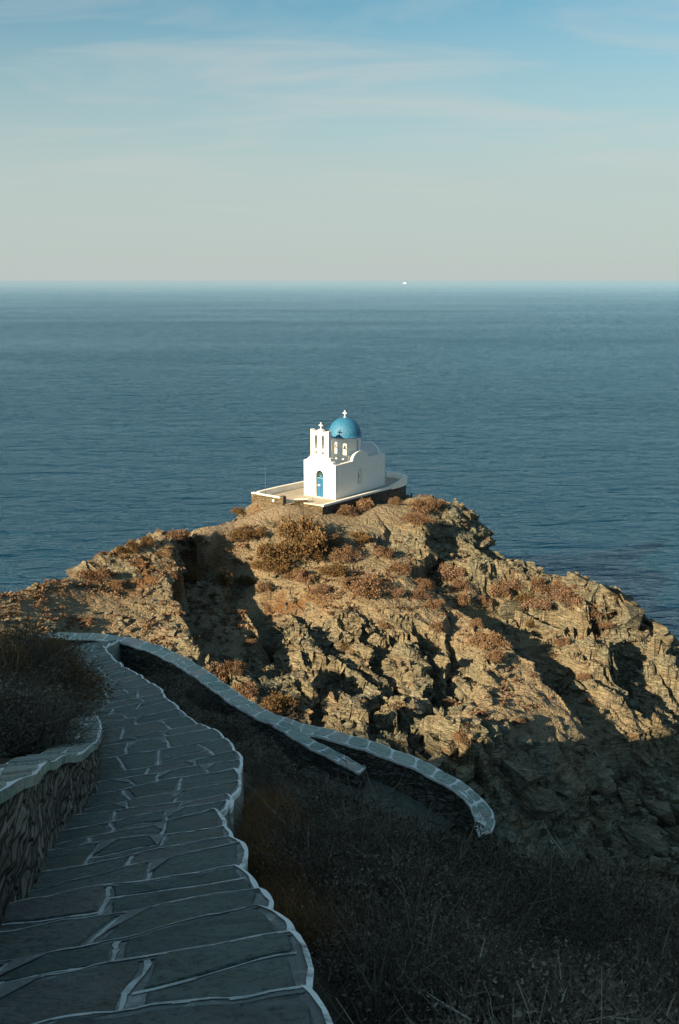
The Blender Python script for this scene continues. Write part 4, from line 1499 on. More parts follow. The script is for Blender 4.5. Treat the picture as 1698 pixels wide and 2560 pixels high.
    for q_ in range(v_start, len(G.v)):
        x_q, y_q, z_q = G.v[q_]
        G.v[q_] = (x_q, y_q, z_q + slope * float((np.array([x_q, y_q]) - l1) @ bnorm))
o = G.build('path', [M['slate'], M['mortar'], M['paint'], M['edge'], M['nosing']])
tag(o, 'stepped slate path with worn white joints leading down the hill', kind='structure')

# ------------------------------------------------------------------ lower path
G = Geo()
for k in range(len(LOW) - 1):
    a_, b_ = LOW[k], LOW[k + 1]
    d = (b_ - a_)[:2]
    nn = np.array([-d[1], d[0]]) / np.linalg.norm(d)
    zt = a_[2] + 0.03
    n2_ = (LOW[min(k + 2, len(LOW) - 1)] - b_)[:2]
    n2_ = np.array([-n2_[1], n2_[0]]) / (np.linalg.norm(n2_) + 1e-9) if k + 2 < len(LOW) else nn
    zb = b_[2] + 0.03
    room = float(np.min(np.hypot(OUTR[:, 0] - a_[0], OUTR[:, 1] - a_[1]))) - 0.22
    room_b = float(np.min(np.hypot(OUTR[:, 0] - b_[0], OUTR[:, 1] - b_[1]))) - 0.22
    cutsl = [-1.7, -1.2, -0.6 + 0.2 * math.sin(k * 2.0), 0.1, 9]
    for c0_, c1_ in zip(cutsl[:-1], cutsl[1:]):
        q4 = [(a_[:2] + nn * min(c0_, room), zt), (b_[:2] + n2_ * min(c0_, room_b), zb), (b_[:2] + n2_ * min(c1_, room_b), zb), (a_[:2] + nn * min(c1_, room), zt)]
        G.poly([(*p_, z_) for p_, z_ in q4], 0, 0.3 + 0.5 * random.random())
o = G.build('lower_path', [mat_slate('lower_path_slate', 1.6, 0.3)])
tag(o, 'lower slate path turning between the low walls', kind='structure')


# ------------------------------------------------------------------ stone walls along the path
def coped_wall(name, line, w, drop, label, seed, slate='coping_slate', inner_sign=-1, hfun=None):
    """Dry-stone wall (displaced face) with a coping of slate pieces set in whitewashed mortar."""
    rnd = random.Random(seed)
    root = tag(empty(name, tuple(line[len(line) // 2] - np.array([0, 0, drop]))), label, 'wall')
    loc = Vector(root.location)
    n_ = len(line)
    T = np.gradient(line[:, :2], axis=0)
    T /= np.linalg.norm(T, axis=1)[:, None] + 1e-9
    N = np.c_[-T[:, 1], T[:, 0]]
    # body
    nz_ = 16
    V, F = [], []
    for sgn in (1, -1):
        base_i = len(V)
        for i in range(n_):
            dr_ = drop if hfun is None else hfun(i / (n_ - 1))
            for j in range(nz_ + 1):
                z = line[i, 2] - 0.05 - (dr_ - 0.05) * j / nz_
                nz1 = float(fbm(np.array([i * 0.33 + seed]), np.array([z * 7.0]), 60 + int(sgn), 2)[0])
                cell = float(_h(np.array([math.floor(i * 0.22 + 0.5 * (j % 2))]), np.array([j]), seed)[0])
                dd = w / 2 - 0.035 + 0.022 * nz1 + 0.03 * (cell - 0.6)
                p = line[i, :2] + N[i] * sgn * dd
                V.append((p[0], p[1], z))
        for i in range(n_ - 1):
            for j in range(nz_):
                q_ = base_i + i * (nz_ + 1) + j
                F.append((q_, q_ + 1, q_ + nz_ + 2, q_ + nz_ + 1))
    half = n_ * (nz_ + 1)
    for i in range(n_ - 1):
        F.append((i * (nz_ + 1), (i + 1) * (nz_ + 1), half + (i + 1) * (nz_ + 1), half + i * (nz_ + 1)))
    for i in (0, n_ - 1):
        for j in range(nz_):
            q_ = i * (nz_ + 1) + j
            F.append((q_, q_ + 1, half + q_ + 1, half + q_))
    co_ = np.array(V) - np.array(loc)
    me = mesh_np('wall_body', co_, np.array(F))
    link('wall_body', me, M['drystone'], root)
    # coping bed
    G = Geo()
    wsc = 0.25 if slate == 'ret_slate' else 1.0
    wob = wsc * np.array([0.014 * math.sin(i * 0.9 + seed) + 0.010 * math.sin(i * 2.3) for i in range(n_)])
    A = line[:, :2] + N * (w / 2 + wob)[:, None]
    B = line[:, :2] - N * (w / 2 + wob[::-1])[:, None]
    zt = line[:, 2] + 0.012 * np.array([math.sin(i * 0.5 + seed) for i in range(n_)])
    off = np.array([loc.x, loc.y, loc.z])

    def P3(p, z): return (p[0] - off[0], p[1] - off[1], z - off[2])
    for i in range(n_ - 1):
        a0, a1, b0, b1 = A[i], A[i + 1], B[i], B[i + 1]
        G.poly([P3(a0, zt[i]), P3(b0, zt[i]), P3(b1, zt[i + 1]), P3(a1, zt[i + 1])], 1)
        for s0, s1 in ((a0, a1), (b0, b1)):
            G.poly([P3(s0, zt[i]), P3(s1, zt[i + 1]), P3(s1, zt[i + 1] - 0.065), P3(s0, zt[i] - 0.065)], 0 if slate == 'ret_slate' else 1, 0.3 + 0.3 * math.sin(i * 0.7))
    for i in (0, n_ - 1):
        G.poly([P3(A[i], zt[i]), P3(B[i], zt[i]), P3(B[i], zt[i] - 0.065), P3(A[i], zt[i] - 0.065)], 1)
    # stones
    def at(s_, f):
        s_ = min(max(s_, 0), n_ - 1.001)
        i = int(s_)
        t_ = s_ - i
        a_, b_ = A[i] * (1 - t_) + A[i + 1] * t_, B[i] * (1 - t_) + B[i + 1] * t_
        return a_ * (1 - f) + b_ * f

    def zat(s_):
        s_ = min(max(s_, 0), n_ - 1.001)
        i = int(s_)
        return zt[i] * (1 - (s_ - i)) + zt[i + 1] * (s_ - i)
    s_ = 0.0
    slant0 = 0.0
    while s_ < n_ - 2:
        ln = rnd.uniform(3.0, 8.5)
        s1 = min(s_ + ln, n_ - 1)
        slant1 = rnd.uniform(-1.6, 1.6)
        kind = rnd.random()
        fs = [(0.06, 0.94)]
        if kind > 0.62:
            m_ = rnd.uniform(0.35, 0.65)
            fs = [(0.06, m_ - 0.04), (m_ + 0.04, 0.94)]
        for fi, (f0, f1_) in enumerate(fs):
            sub = [(0.0, 1.0)] if (len(fs) == 1 or rnd.random() < 0.6) else [(0.0, 0.47), (0.53, 1.0)]
            for (u0, u1) in sub:
                P = []
                def sp(f, t_): return s_ + 0.28 + slant0 * (f - 0.5) + t_ * (s1 - s_ - 0.56 + (slant1 - slant0) * (f - 0.5))
                for t_ in np.linspace(u0, u1, 5): P.append((sp(f0, t_), f0 + rnd.uniform(-0.02, 0.02)))
                for f in np.linspace(f0, f1_, 4)[1:-1]: P.append((sp(f, u1) + rnd.uniform(-0.15, 0.15), f))
                for t_ in np.linspace(u1, u0, 5): P.append((sp(f1_, t_), f1_ + rnd.uniform(-0.02, 0.02)))
                for f in np.linspace(f1_, f0, 4)[1:-1]: P.append((sp(f, u0) + rnd.uniform(-0.15, 0.15), f))
                P = np.array(P)
                P = 0.2 * np.roll(P, 1, 0) + 0.6 * P + 0.2 * np.roll(P, -1, 0)
                tone = rnd.random()
                xy = [at(a_, b_) for a_, b_ in P]
                zs = {i: zat(a_) for i, (a_, b_) in enumerate(P)}
                i0 = len(G.v)
                m2 = len(P)
                for lv, (dz, sh) in enumerate(((-0.03, 1.0), (0.010, 1.0), (0.017, 0.96))):
                    c = np.mean(xy, axis=0)
                    for i, p in enumerate(xy):
                        G.v.append(P3(c + (p - c) * sh, zs[i] + dz))
                for lv in range(2):
                    for i in range(m2):
                        i2 = (i + 1) % m2
                        G.f.append((i0 + lv * m2 + i, i0 + lv * m2 + i2, i0 + (lv + 1) * m2 + i2, i0 + (lv + 1) * m2 + i))
                        G.mi.append(0); G.tone.append(tone)
                G.f.append(tuple(i0 + 2 * m2 + i for i in range(m2)))
                G.mi.append(0); G.tone.append(tone)
        s_, slant0 = s1, slant1
    G.build('coping', [M[slate], M['joint']], root)
    return root


coped_wall('stone_wall', OUTR, 0.50, 1.25, 'long curving stone wall with pale jointed coping sweeping to the hairpin bend', 3)
coped_wall('stone_wall', BRR, 0.36, 1.1, 'short straight wall with slate coping branching down towards the lower path', 8)

# retaining wall on the left of the stepped path
yy = np.arange(1.0, 13.6, 0.1)
hh = np.interp(yy, [1, 6, 8, 9.2, 10.5, 12, 13.6], [0.66, 0.60, 0.48, 0.44, 0.36, 0.22, 0.06])
RET = np.c_[xl(yy) - 0.16, yy, pz(yy) + hh]
ker = np.ones(13) / 13
for _k in range(2): RET[6:-6, 0] = np.convolve(RET[:, 0], ker, 'valid')
RET[6:-6, 2] = np.convolve(RET[:, 2], ker, 'valid')
coped_wall('retaining_wall', RET, 0.38, 1.0, 'rubble retaining wall with pale flat slab coping on the left of the stepped path', 21, 'ret_slate')

# ------------------------------------------------------------------ plants
def leaf_shrub(seed, nlobe, nleaf, size, flat=0.8, twig=0):
    """Cushion shrub of unit radius: leaf clumps on several lobes, gaps between them."""
    r = np.random.default_rng(seed)
    ang = r.uniform(0, 2 * np.pi, nlobe)
    rad = np.sqrt(r.uniform(0, 1, nlobe)) * 0.74
    C = np.c_[np.cos(ang) * rad, np.sin(ang) * rad, r.uniform(0.15, 0.75, nlobe) * flat * (1 - 0.5 * rad)]
    RL = r.uniform(0.15, 0.42, nlobe)
    tonel = r.uniform(0, 1, nlobe)
    k = r.integers(0, nlobe, nleaf)
    d = r.normal(size=(nleaf, 3))
    d /= np.linalg.norm(d, axis=1)[:, None]
    d[:, 2] = np.abs(d[:, 2]) * 0.9 - 0.12
    p = C[k] + d * (RL[k] * (0.55 + 0.5 * r.uniform(0, 1, nleaf) ** 0.5))[:, None]
    p += 0.05 * r.normal(size=p.shape)
    p[:, 2] = np.maximum(p[:, 2], -0.05)
    u = r.normal(size=(nleaf, 3)) + d * 1.2
    u /= np.linalg.norm(u, axis=1)[:, None]
    w = np.cross(u, r.normal(size=(nleaf, 3)))
    w /= np.linalg.norm(w, axis=1)[:, None] + 1e-9
    s = size * r.uniform(0.6, 1.4, nleaf)[:, None]
    q = np.stack([p - w * s * 0.35, p + u * s * 0.6 - w * s * 0.3, p + u * s * 1.3 + w * s * 0.1, p + w * s * 0.35], 1).reshape(-1, 3)
    f = np.arange(nleaf * 4).reshape(-1, 4)
    tone = np.clip(0.35 * tonel[k] + 0.65 * r.uniform(0, 1, nleaf), 0, 1)
    return q, f, tone


def twigs(r, n, R0, Hh, width, spread=1.0, levels=2, lean=(0, 0)):
    """Bundle of curved twigs with side shoots: returns verts, quads, tone."""
    V, T = [], []
    n0 = max(12, n // 6)
    an = r.uniform(0, 2 * np.pi, n0)
    rr_ = np.sqrt(r.uniform(0, 1, n0))
    base = np.c_[np.cos(an) * rr_ * R0 * 0.45, np.sin(an) * rr_ * R0 * 0.45, np.full(n0, -0.05)]
    el = r.uniform(0.25, 1.5, n0)
    an2 = an + r.normal(0, 0.7, n0)
    d = np.c_[np.cos(an2) * np.cos(el) * spread, np.sin(an2) * np.cos(el) * spread, np.sin(el)]
    d[:, 0] += lean[0]; d[:, 1] += lean[1]
    L_ = r.uniform(0.55, 0.85, n0) * np.hypot(R0 * np.cos(el), Hh * np.sin(el))
    W_ = np.full(n0, width)
    gens = [(base, d, L_, W_)]
    for lv in range(levels):
        b, d_, l_, w_ = gens[-1] if lv else gens[0]
        m = (n - n0) // levels
        k = r.integers(0, len(b), m)
        t_ = r.uniform(0.3, 1.0, m)
        nb = b[k] + d_[k] * (l_[k] * t_)[:, None]
        nd = d_[k] * 0.9 + r.normal(0, 0.55, (m, 3))
        nd /= np.linalg.norm(nd, axis=1)[:, None]
        nl = l_[k] * r.uniform(0.22, 0.5, m)
        gens.append((nb, nd, nl, w_[k] * 0.75))
    for (b, d_, l_, w_) in gens:
        m = len(b)
        bend = r.normal(0, 0.16, (m, 3))
        p1 = b + d_ * (l_ * 0.55)[:, None] + bend * (l_ * 0.35)[:, None]
        p2 = b + d_ * l_[:, None] + bend * (l_ * 1.1)[:, None]
        s = np.cross(d_, r.normal(size=(m, 3)))
        s /= np.linalg.norm(s, axis=1)[:, None] + 1e-9
        s = s * (w_ * r.uniform(0.6, 1.3, m))[:, None]
        V.append(np.stack([b - s, b + s, p1 - s * 0.7, p1 + s * 0.7, p2 - s * 0.2, p2 + s * 0.2], 1))
        T.append(np.repeat(np.clip(r.beta(2, 3, m), 0, 1), 2))
    V = np.concatenate(V)
    m = len(V)
    i = np.arange(m)[:, None] * 6
    F = np.concatenate([i + np.array([0, 1, 3, 2]), i + np.array([2, 3, 5, 4])], 1).reshape(-1, 4)
    return V.reshape(-1, 3), F, np.concatenate(T)


def join(parts):
    Vs, Fs, Ts = [], [], []
    o_ = 0
    for v, f, t_ in parts:
        Vs.append(v); Fs.append(f + o_); Ts.append(t_)
        o_ += len(v)
    return np.concatenate(Vs), np.concatenate(Fs), np.concatenate(Ts)


def plant_obj(name, geo, mat, parent=None):
    v, f, t_ = geo
    me = mesh_np(name, v, f)
    attr(me, 'tone', t_, 'FACE')
    return link(name, me, mat, parent)


SHP = {}
for kind, matk in (('rust', 'shrub'), ('pink', 'shrub_pink'), ('olive', 'shrub_olive')):
    SHP[kind] = []
    for k in range(4):
        v, f, t_ = leaf_shrub(100 + k + 10 * len(SHP), 9 + 3 * k, 3400, 0.052)
        me = mesh_np('foliage', v, f)
        attr(me, 'tone', t_, 'FACE')
        me.materials.append(M[matk])
        SHP[kind].append(me)
rb = np.random.default_rng(77)
v, f, t_ = twigs(rb, 120, 0.7, 0.6, 0.02)
stem_me = mesh_np('branches', v, f)
attr(stem_me, 'tone', t_, 'FACE')
stem_me.materials.append(M['bark'])

SHRUBS = [  # photo position of the middle, width in photo pixels, kind, label
    (439, 1338, 66, 'rust', 'rounded rust shrub on the skyline at the left end of the pale track'),
    (490, 1345, 46, 'rust', 'rust shrub just below the near end of the pale track'),
    (600, 1280, 40, 'olive', 'brown shrub beside the foot of the rubble wall left of the gate steps'),
    (535, 1305, 36, 'olive', 'low brown shrub on the seaward edge of the pale track'),
    (325, 1366, 60, 'olive', 'flat brown shrub on the left skyline above the sea'),
    (374, 1352, 50, 'olive', 'low brown skyline shrub next to the rounded rust one'),
    (600, 1335, 56, 'olive', 'olive shrub on the bank directly below the pale track'),
    (640, 1330, 40, 'olive', 'smaller olive shrub right of the one below the pale track'),
    (760, 1340, 150, 'olive', 'largest olive brown shrub, tall on the bank below the terrace corner'),
    (700, 1385, 110, 'olive', 'broad olive brown shrub in front of the largest one'),
    (790, 1380, 70, 'olive', 'olive brown shrub hugging the right side of the largest one'),
    (667, 1410, 60, 'olive', 'olive shrub half in shadow at the mouth of the dark gully'),
    (715, 1425, 60, 'olive', 'low olive shrub at the foot of the big shrub cluster'),
    (477, 1440, 60, 'olive', 'shaded shrub at the top of the dark gully'),
    (560, 1452, 60, 'olive', 'shaded shrub in the middle of the dark gully'),
    (610, 1450, 50, 'olive', 'shaded shrub on the right slope of the dark gully'),
    (535, 1488, 30, 'olive', 'tiny dark shrub alone on the gully floor'),
    (244, 1432, 66, 'rust', 'flat reddish shrub on the left spur among ochre grass'),
    (287, 1460, 50, 'rust', 'small reddish shrub lower on the left spur'),
    (217, 1548, 34, 'rust', 'tiny brown shrub alone on the bright face of the left spur'),
    (545, 1690, 80, 'rust', 'rust shrub touching the back of the curving stone wall'),
    (590, 1668, 66, 'rust', 'tall rust shrub standing behind the one at the stone wall'),
    (610, 1725, 76, 'rust', 'rust shrub sloping down along the stone wall towards the junction'),
    (672, 1632, 66, 'rust', 'round rust shrub under the leaning slab of lit rock'),
    (623, 1608, 36, 'rust', 'small rust shrub left of the round one under the leaning slab'),
    (690, 1772, 110, 'olive', 'brown shrub fading into shadow above the wall junction'),
    (915, 1262, 60, 'rust', 'rust shrub leaning against the dark terrace wall below the side window'),
    (870, 1275, 56, 'rust', 'rust shrub at the terrace wall close to its front corner'),
    (990, 1252, 40, 'rust', 'small rust shrub below the right end of the terrace wall'),
    (1050, 1262, 70, 'rust', 'wide rust shrub on the flat top right of the terrace'),
    (1085, 1258, 56, 'rust', 'rust shrub at the outer rim right of the wide one beyond the terrace'),
    (1040, 1292, 60, 'rust', 'rust shrub hanging over the cliff edge under the wide one'),
    (863, 1388, 70, 'rust', 'rust shrub on the slope straight below the terrace corner'),
    (960, 1378, 52, 'rust', 'upper of two rust shrubs in the hollow below the right cliff'),
    (1002, 1415, 60, 'rust', 'lower of two rust shrubs in the hollow below the right cliff'),
    (840, 1420, 70, 'olive', 'olive brown shrub left of the wide rust mound on the shelf'),
    (925, 1468, 100, 'rust', 'wide rust mound in the middle of the bare earth shelf'),
    (880, 1455, 60, 'rust', 'rust shrub joined to the left of the wide mound on the shelf'),
    (995, 1478, 44, 'pink', 'low pinkish shrub at the right end of the bare earth shelf'),
    (1061, 1458, 50, 'rust', 'upright rust shrub standing alone right of the shelf'),
    (1050, 1482, 56, 'pink', 'pinkish shrub at the foot of the upright rust one'),
    (1135, 1425, 70, 'pink', 'tall pink brown shrub catching light below the dark cliff'),
    (1155, 1462, 50, 'rust', 'rust shrub trailing down from the tall pink brown one'),
    (1083, 1508, 46, 'rust', 'small rust dome above the top of the shaded slope'),
    (1153, 1503, 60, 'rust', 'rust shrub on the crest above the shaded slope'),
    (1210, 1500, 40, 'rust', 'small rust shrub left of the layered block of rock'),
    (1242, 1478, 56, 'rust', 'rust shrub right on top of the layered block of rock'),
    (1280, 1458, 60, 'pink', 'pinkish shrub behind the layered block of rock'),
    (1350, 1465, 66, 'rust', 'rust shrub near the right skyline below the dark outcrop'),
    (1356, 1503, 76, 'pink', 'palest pink shrub in the middle of the right hand thicket'),
    (1418, 1490, 84, 'pink', 'wide pinkish shrub below the lit skyline boulders'),
    (1477, 1522, 74, 'rust', 'rust shrub at the right end of the thicket'),
    (1223, 1600, 84, 'rust', 'big bright rust shrub at the head of the long lit ridge'),
    (1235, 1640, 60, 'rust', 'rust shrub drooping below the big bright one on the lit ridge'),
    (1196, 1558, 36, 'rust', 'tiny rust tuft just above the big bright shrub'),
    (1407, 1608, 44, 'rust', 'small rust shrub alone in the dark slope on the right'),
    (1458, 1694, 36, 'rust', 'tiny rust shrub beside the pale slab on the right slope'),
    (1475, 1756, 34, 'rust', 'tiny rust shrub under the pale slab low on the right slope'),
    (1160, 1845, 50, 'rust', 'small brown shrub at the edge of the great shadow'),
    (830, 1352, 56, 'rust', 'rust shrub between the terrace corner and the shaded cleft'),
    (900, 1340, 50, 'olive', 'olive shrub under the dark terrace wall, midway along it'),
    (760, 1440, 60, 'rust', 'rust shrub on the sunlit lip left of the bare earth shelf'),
    (660, 1465, 54, 'rust', 'rust shrub above the leaning slab of lit rock'),
    (800, 1470, 44, 'pink', 'small pink shrub on the bare earth left of the wide mound'),
    (1090, 1570, 40, 'rust', 'small rust shrub in the crack left of the long lit ridge'),
    (1310, 1495, 60, 'olive', 'olive shrub wedged between layered block and pink thicket'),
    (1395, 1462, 50, 'rust', 'rust shrub touching the cracked skyline boulder'),
    (1510, 1560, 46, 'rust', 'rust shrub below the large sunlit block near the right skyline'),
    (1330, 1560, 44, 'olive', 'olive shrub at the top of the dark right slope'),
    (960, 1560, 36, 'rust', 'tiny rust shrub among the crags below the shelf'),
    (860, 1620, 34, 'olive', 'tiny olive shrub deep in the crags of the middle slope'),
    (1120, 1760, 46, 'rust', 'low rust shrub on the broad lit scree above the hairpin'),
    (1290, 1800, 40, 'rust', 'rust tuft near the foot of the long lit ridge'),
]
for k, (u, v, wpx, kind, lab) in enumerate(SHRUBS):
    p = H.hit(u, v + wpx * 0.22, 50, 105)
    dist = math.hypot(p[1], EYE - p[2])
    rad_ = wpx * dist / FPX * 0.60
    rr = random.Random(k * 5 + 1)
    o = empty('shrub', (p[0], p[1], p[2] - 0.08 * rad_), rr.uniform(0, 6.28))
    o.scale = (rad_ * rr.uniform(0.95, 1.2), rad_ * rr.uniform(0.75, 1.05), rad_ * rr.uniform(1.0, 1.4))
    tag(o, lab, 'shrub', 'dry shrubs on the headland')
    link('foliage', SHP[kind][k % 4], None, o)
    link('branches', stem_me, None, o)

# low dry tufts over the soil of the headland: nobody could count them
rs = np.random.default_rng(5)
parts = []
protoT = [leaf_shrub(900 + k, 3, 46, 0.30, 0.7) for k in range(5)]
cnt = 0
tries = rs.uniform([-28, 55], [26, 100], (26000, 2))
sv_ = np.maximum(coarse.at(tries[:, 0], tries[:, 1]), 0)
ii = np.clip(((tries[:, 0] - H.x0) / H.c).astype(int), 0, H.nx - 1)
jj = np.clip(((tries[:, 1] - H.y0) / H.c).astype(int), 0, H.ny - 1)
dens = np.clip(0.10 + 0.75 * soil[jj, ii] + 1.0 * rust[jj, ii], 0, 1) * np.clip(0.4 + 1.6 * fbm(tries[:, 0] * 0.35, tries[:, 1] * 0.35, 66, 3), 0, 1)
dens *= (track[jj, ii] < 0.1) * (pl[jj, ii] < 0.5)
dens *= np.where(tries[:, 0] > 8, 0.8, 1)
keep = rs.uniform(0, 1, len(tries)) < dens * 0.42
for (x, y) in tries[keep]:
    v, f, t_ = protoT[rs.integers(0, 5)]
    s = rs.uniform(0.16, 0.46)
    an = rs.uniform(0, 6.28)
    c_, s_ = math.cos(an), math.sin(an)
    vv = np.c_[(v[:, 0] * c_ - v[:, 1] * s_) * s + x, (v[:, 0] * s_ + v[:, 1] * c_) * s + y, v[:, 2] * s * 0.9 + float(H.at(x, y)) - 0.02]
    parts.append((vv, f, np.clip(t_ * 0.8 + rs.uniform(-0.1, 0.3), 0, 1)))
o = plant_obj('dry_brush', join(parts), M['shrub'])
tag(o, 'low rusty tufts scattered over the soil of the headland', 'ground cover', kind='stuff')

# ------------------------------------------------------------------ rocks
def rock_mesh(seed, flat=0.6, cuts=2, layer=0.0):
    r = random.Random(seed)
    bm = bmesh.new()
    pts_ = []
    for k in range(13):
        v_ = Vector((r.gauss(0, 1), r.gauss(0, 1), r.gauss(0, 1))).normalized()
        v_ = Vector((math.copysign(abs(v_.x) ** 0.6, v_.x), math.copysign(abs(v_.y) ** 0.6, v_.y), math.copysign(abs(v_.z) ** 0.6, v_.z)))
        pts_.append(bm.verts.new((v_.x * r.uniform(0.7, 1.0), v_.y * r.uniform(0.6, 0.9), v_.z * flat * r.uniform(0.7, 1))))
    res = bmesh.ops.convex_hull(bm, input=pts_)
    bmesh.ops.delete(bm, geom=[g for g in res['geom_interior'] if isinstance(g, bmesh.types.BMVert)], context='VERTS')
    if cuts:
        bmesh.ops.triangulate(bm, faces=bm.faces)
        bmesh.ops.subdivide_edges(bm, edges=bm.edges, cuts=cuts, use_grid_fill=True)
        for v_ in bm.verts:
            a_ = np.array([v_.co.x * 2.2 + seed]), np.array([v_.co.y * 2.2 + v_.co.z * 3.1])
            dsp = 0.09 * float(fbm(a_[0], a_[1], seed, 3)[0])
            v_.co *= 1 + dsp
            if layer:
                qz = v_.co.z / layer
                st_ = (math.floor(qz) % 2) * 0.06
                v_.co.x *= 1 - st_
                v_.co.y *= 1 - st_
    bmesh.ops.recalc_face_normals(bm, faces=bm.faces)
    me = bpy.data.meshes.new('boulder')
    bm.to_mesh(me)
    bm.free()
    attr(me, 'soil', np.zeros(len(me.vertices)))
    return me


BOULD = [  # u, v, width px, label
    (1560, 1470, 74, 'big pale boulder capping the right skyline above the sea', 0.8),
    (1520, 1475, 50, 'lit boulder left of the big one capping the right skyline', 0.7),
    (1572, 1530, 80, 'large sunlit block just under the skyline boulders', 0.8),
    (1430, 1452, 60, 'cracked sunlit boulder on the right skyline behind the thicket', 0.6),
    (1270, 1515, 76, 'layered greenish block of rock jutting from the shrubs', 0.9),
    (1640, 1565, 60, 'pale rock shelf at the outermost right skyline', 0.5),
    (1665, 1590, 56, 'tilted sunlit rock at the far right edge of the headland', 0.6),
    (1450, 1712, 50, 'pale leaning slab on the dark right slope', 0.6),
    (1165, 1285, 40, 'pale knob of rock at the top corner of the right cliff', 0.7),
    (1605, 2090, 110, 'largest fallen boulder in the shade at the cove', 0.7),
    (1632, 2160, 60, 'squarish boulder at the waterline below the largest fallen one', 0.8),
    (1590, 2150, 50, 'small boulder wedged left of the squarish one at the waterline', 0.6),
    (1645, 2030, 90, 'rounded shaded boulder above the fallen pile by the cove', 0.8),
    (1685, 2075, 80, 'shaded boulder at the right frame edge above the cove', 0.9),
    (1560, 1990, 60, 'shaded boulder on the slope above the cove pile', 0.7),
    (1500, 1960, 70, 'brown shaded block halfway down the dark cliff', 0.8),
    (1290, 1910, 120, 'broad brown ledge block in the shade beyond the wall hairpin', 0.6),
    (1330, 2000, 110, 'squared cracked cliff block low in the shade right of the hairpin', 0.9),
    (980, 1690, 60, 'upright lit block in the middle of the rocky slope', 1.1),
]
for k, (u, v, wpx, lab, fl_) in enumerate(BOULD):
    p = H.hit(u, v + wpx * 0.2, 50, 110)
    dist = math.hypot(p[1], EYE - p[2])
    sc_ = wpx * dist / FPX * 0.60
    bme = rock_mesh(300 + k, fl_, 2, 0.16 if 'layered' in lab else 0.0)
    for v_ in bme.vertices: v_.co = v_.co * sc_
    o = link('boulder', bme, M['rock'])
    o.location = (p[0], p[1], p[2] + 0.12 * sc_)
    o.rotation_euler = (R(random.uniform(-14, 14)), R(random.uniform(8, 26)), random.uniform(-0.7, 0.5))
    tag(o, lab, 'boulder', 'boulders on the headland')

protoR = [rock_mesh(500 + k, 0.45, 0) for k in range(8)]
pr_data = []
for me_ in protoR:
    bm = bmesh.new()
    bm.from_mesh(me_)
    bmesh.ops.triangulate(bm, faces=bm.faces)
    bm.verts.ensure_lookup_table()
    pr_data.append((np.array([v_.co[:] for v_ in bm.verts]), np.array([[q_.index for q_ in f_.verts] for f_ in bm.faces])))
    bm.free()
    bpy.data.meshes.remove(me_)
rs = np.random.default_rng(9)
parts = []
tries = rs.uniform([-28, 52], [32, 100], (30000, 2))
ii = np.clip(((tries[:, 0] - H.x0) / H.c).astype(int), 0, H.nx - 1)
jj = np.clip(((tries[:, 1] - H.y0) / H.c).astype(int), 0, H.ny - 1)
dens = np.clip(0.25 + fbm(tries[:, 0] * 0.3, tries[:, 1] * 0.3, 55, 3), 0.03, 1) * (pl[jj, ii] < 0.3) * (track[jj, ii] < 0.1)
keep = rs.uniform(0, 1, len(tries)) < dens * 0.55
for (x, y) in tries[keep]:
    v, f = pr_data[rs.integers(0, 8)]
    s = 0.10 + (0.42 if y > 64 or x < 5 else 0.85) * rs.uniform(0, 1) ** 3.2
    e = Matrix.Rotation(rs.uniform(0, 6.28), 3, 'Z') @ Matrix.Rotation(rs.uniform(0.1, 0.7), 3, 'Y') @ Matrix.Rotation(rs.uniform(-0.4, 0.4), 3, 'X')
    vv = v @ np.array(e).T * s + np.array([x, y, float(H.at(x, y)) + 0.10 * s])
    parts.append((vv, f, np.zeros(len(f))))
v, f, t_ = join(parts)
me = mesh_np('rubble', v, f)
attr(me, 'soil', np.zeros(len(v)))
o = link('rubble', me, M['rock'])
tag(o, 'loose angular stones strewn over the headland slopes', 'rubble', kind='stuff')

# ------------------------------------------------------------------ near scrub
def near_bush(name, x, y, z, rad_, hgt, n, width, label, mat='scrub', seed=0, leaves=0, lsize=0.03, leafmat=None):
    r = np.random.default_rng(seed)
    o_ = empty(name, (x, y, z))
    tag(o_, label, 'bush', 'dark bushes beside the path')
    plant_obj('branches', twigs(r, n, rad_, hgt, width, 1.0, 3), M[mat], o_)
    if leaves:
        v, f, t_ = leaf_shrub(seed + 1, 22, leaves, lsize / rad_, hgt / rad_)
        v = v * np.array([rad_ * 1.08, rad_ * 1.08, rad_ * 1.0])
        plant_obj('foliage', (v, f, t_), M[leafmat or mat], o_)
    return o_


near_bush('bush', -4.75, 12.6, pz(12.6) + 0.02, 1.42, 1.40, 26000, 0.0055, 'large dark domed bush overhanging the left side of the path', seed=31, leaves=90000, lsize=0.024, leafmat='scrub_rust')
near_bush('bush', -6.4, 12.0, pz(12.0) + 0.1, 1.2, 1.15, 14000, 0.0065, 'dark bush at the left frame edge behind the domed one', seed=33, leaves=12000, lsize=0.032, leafmat='scrub')
near_bush('bush', -3.15, 8.6, pz(8.6) + 0.34, 0.80, 0.62, 14000, 0.004, 'low twiggy bush spilling over the pale slab coping', seed=35, leaves=8000, lsize=0.022, leafmat='scrub')
near_bush('bush', -3.7, 9.9, pz(9.9) + 0.34, 0.85, 0.7, 10000, 0.004, 'tangled bare bush between the coping and the domed bush', seed=36, leaves=3000, lsize=0.022, leafmat='scrub')
p = L.hit(420, 1748, 14, 28)
near_bush('bush', p[0], p[1], p[2], 0.75, 0.65, 9000, 0.007, 'dark bush between the stepped path and the curving wall', seed=41, leaves=6000, lsize=0.035, leafmat='scrub')
p = L.hit(500, 1790, 14, 28)
near_bush('bush', p[0], p[1], p[2], 0.8, 0.6, 9000, 0.007, 'dark bush just beyond the second bulge of the path edge', seed=42, leaves=6000, lsize=0.035, leafmat='scrub')

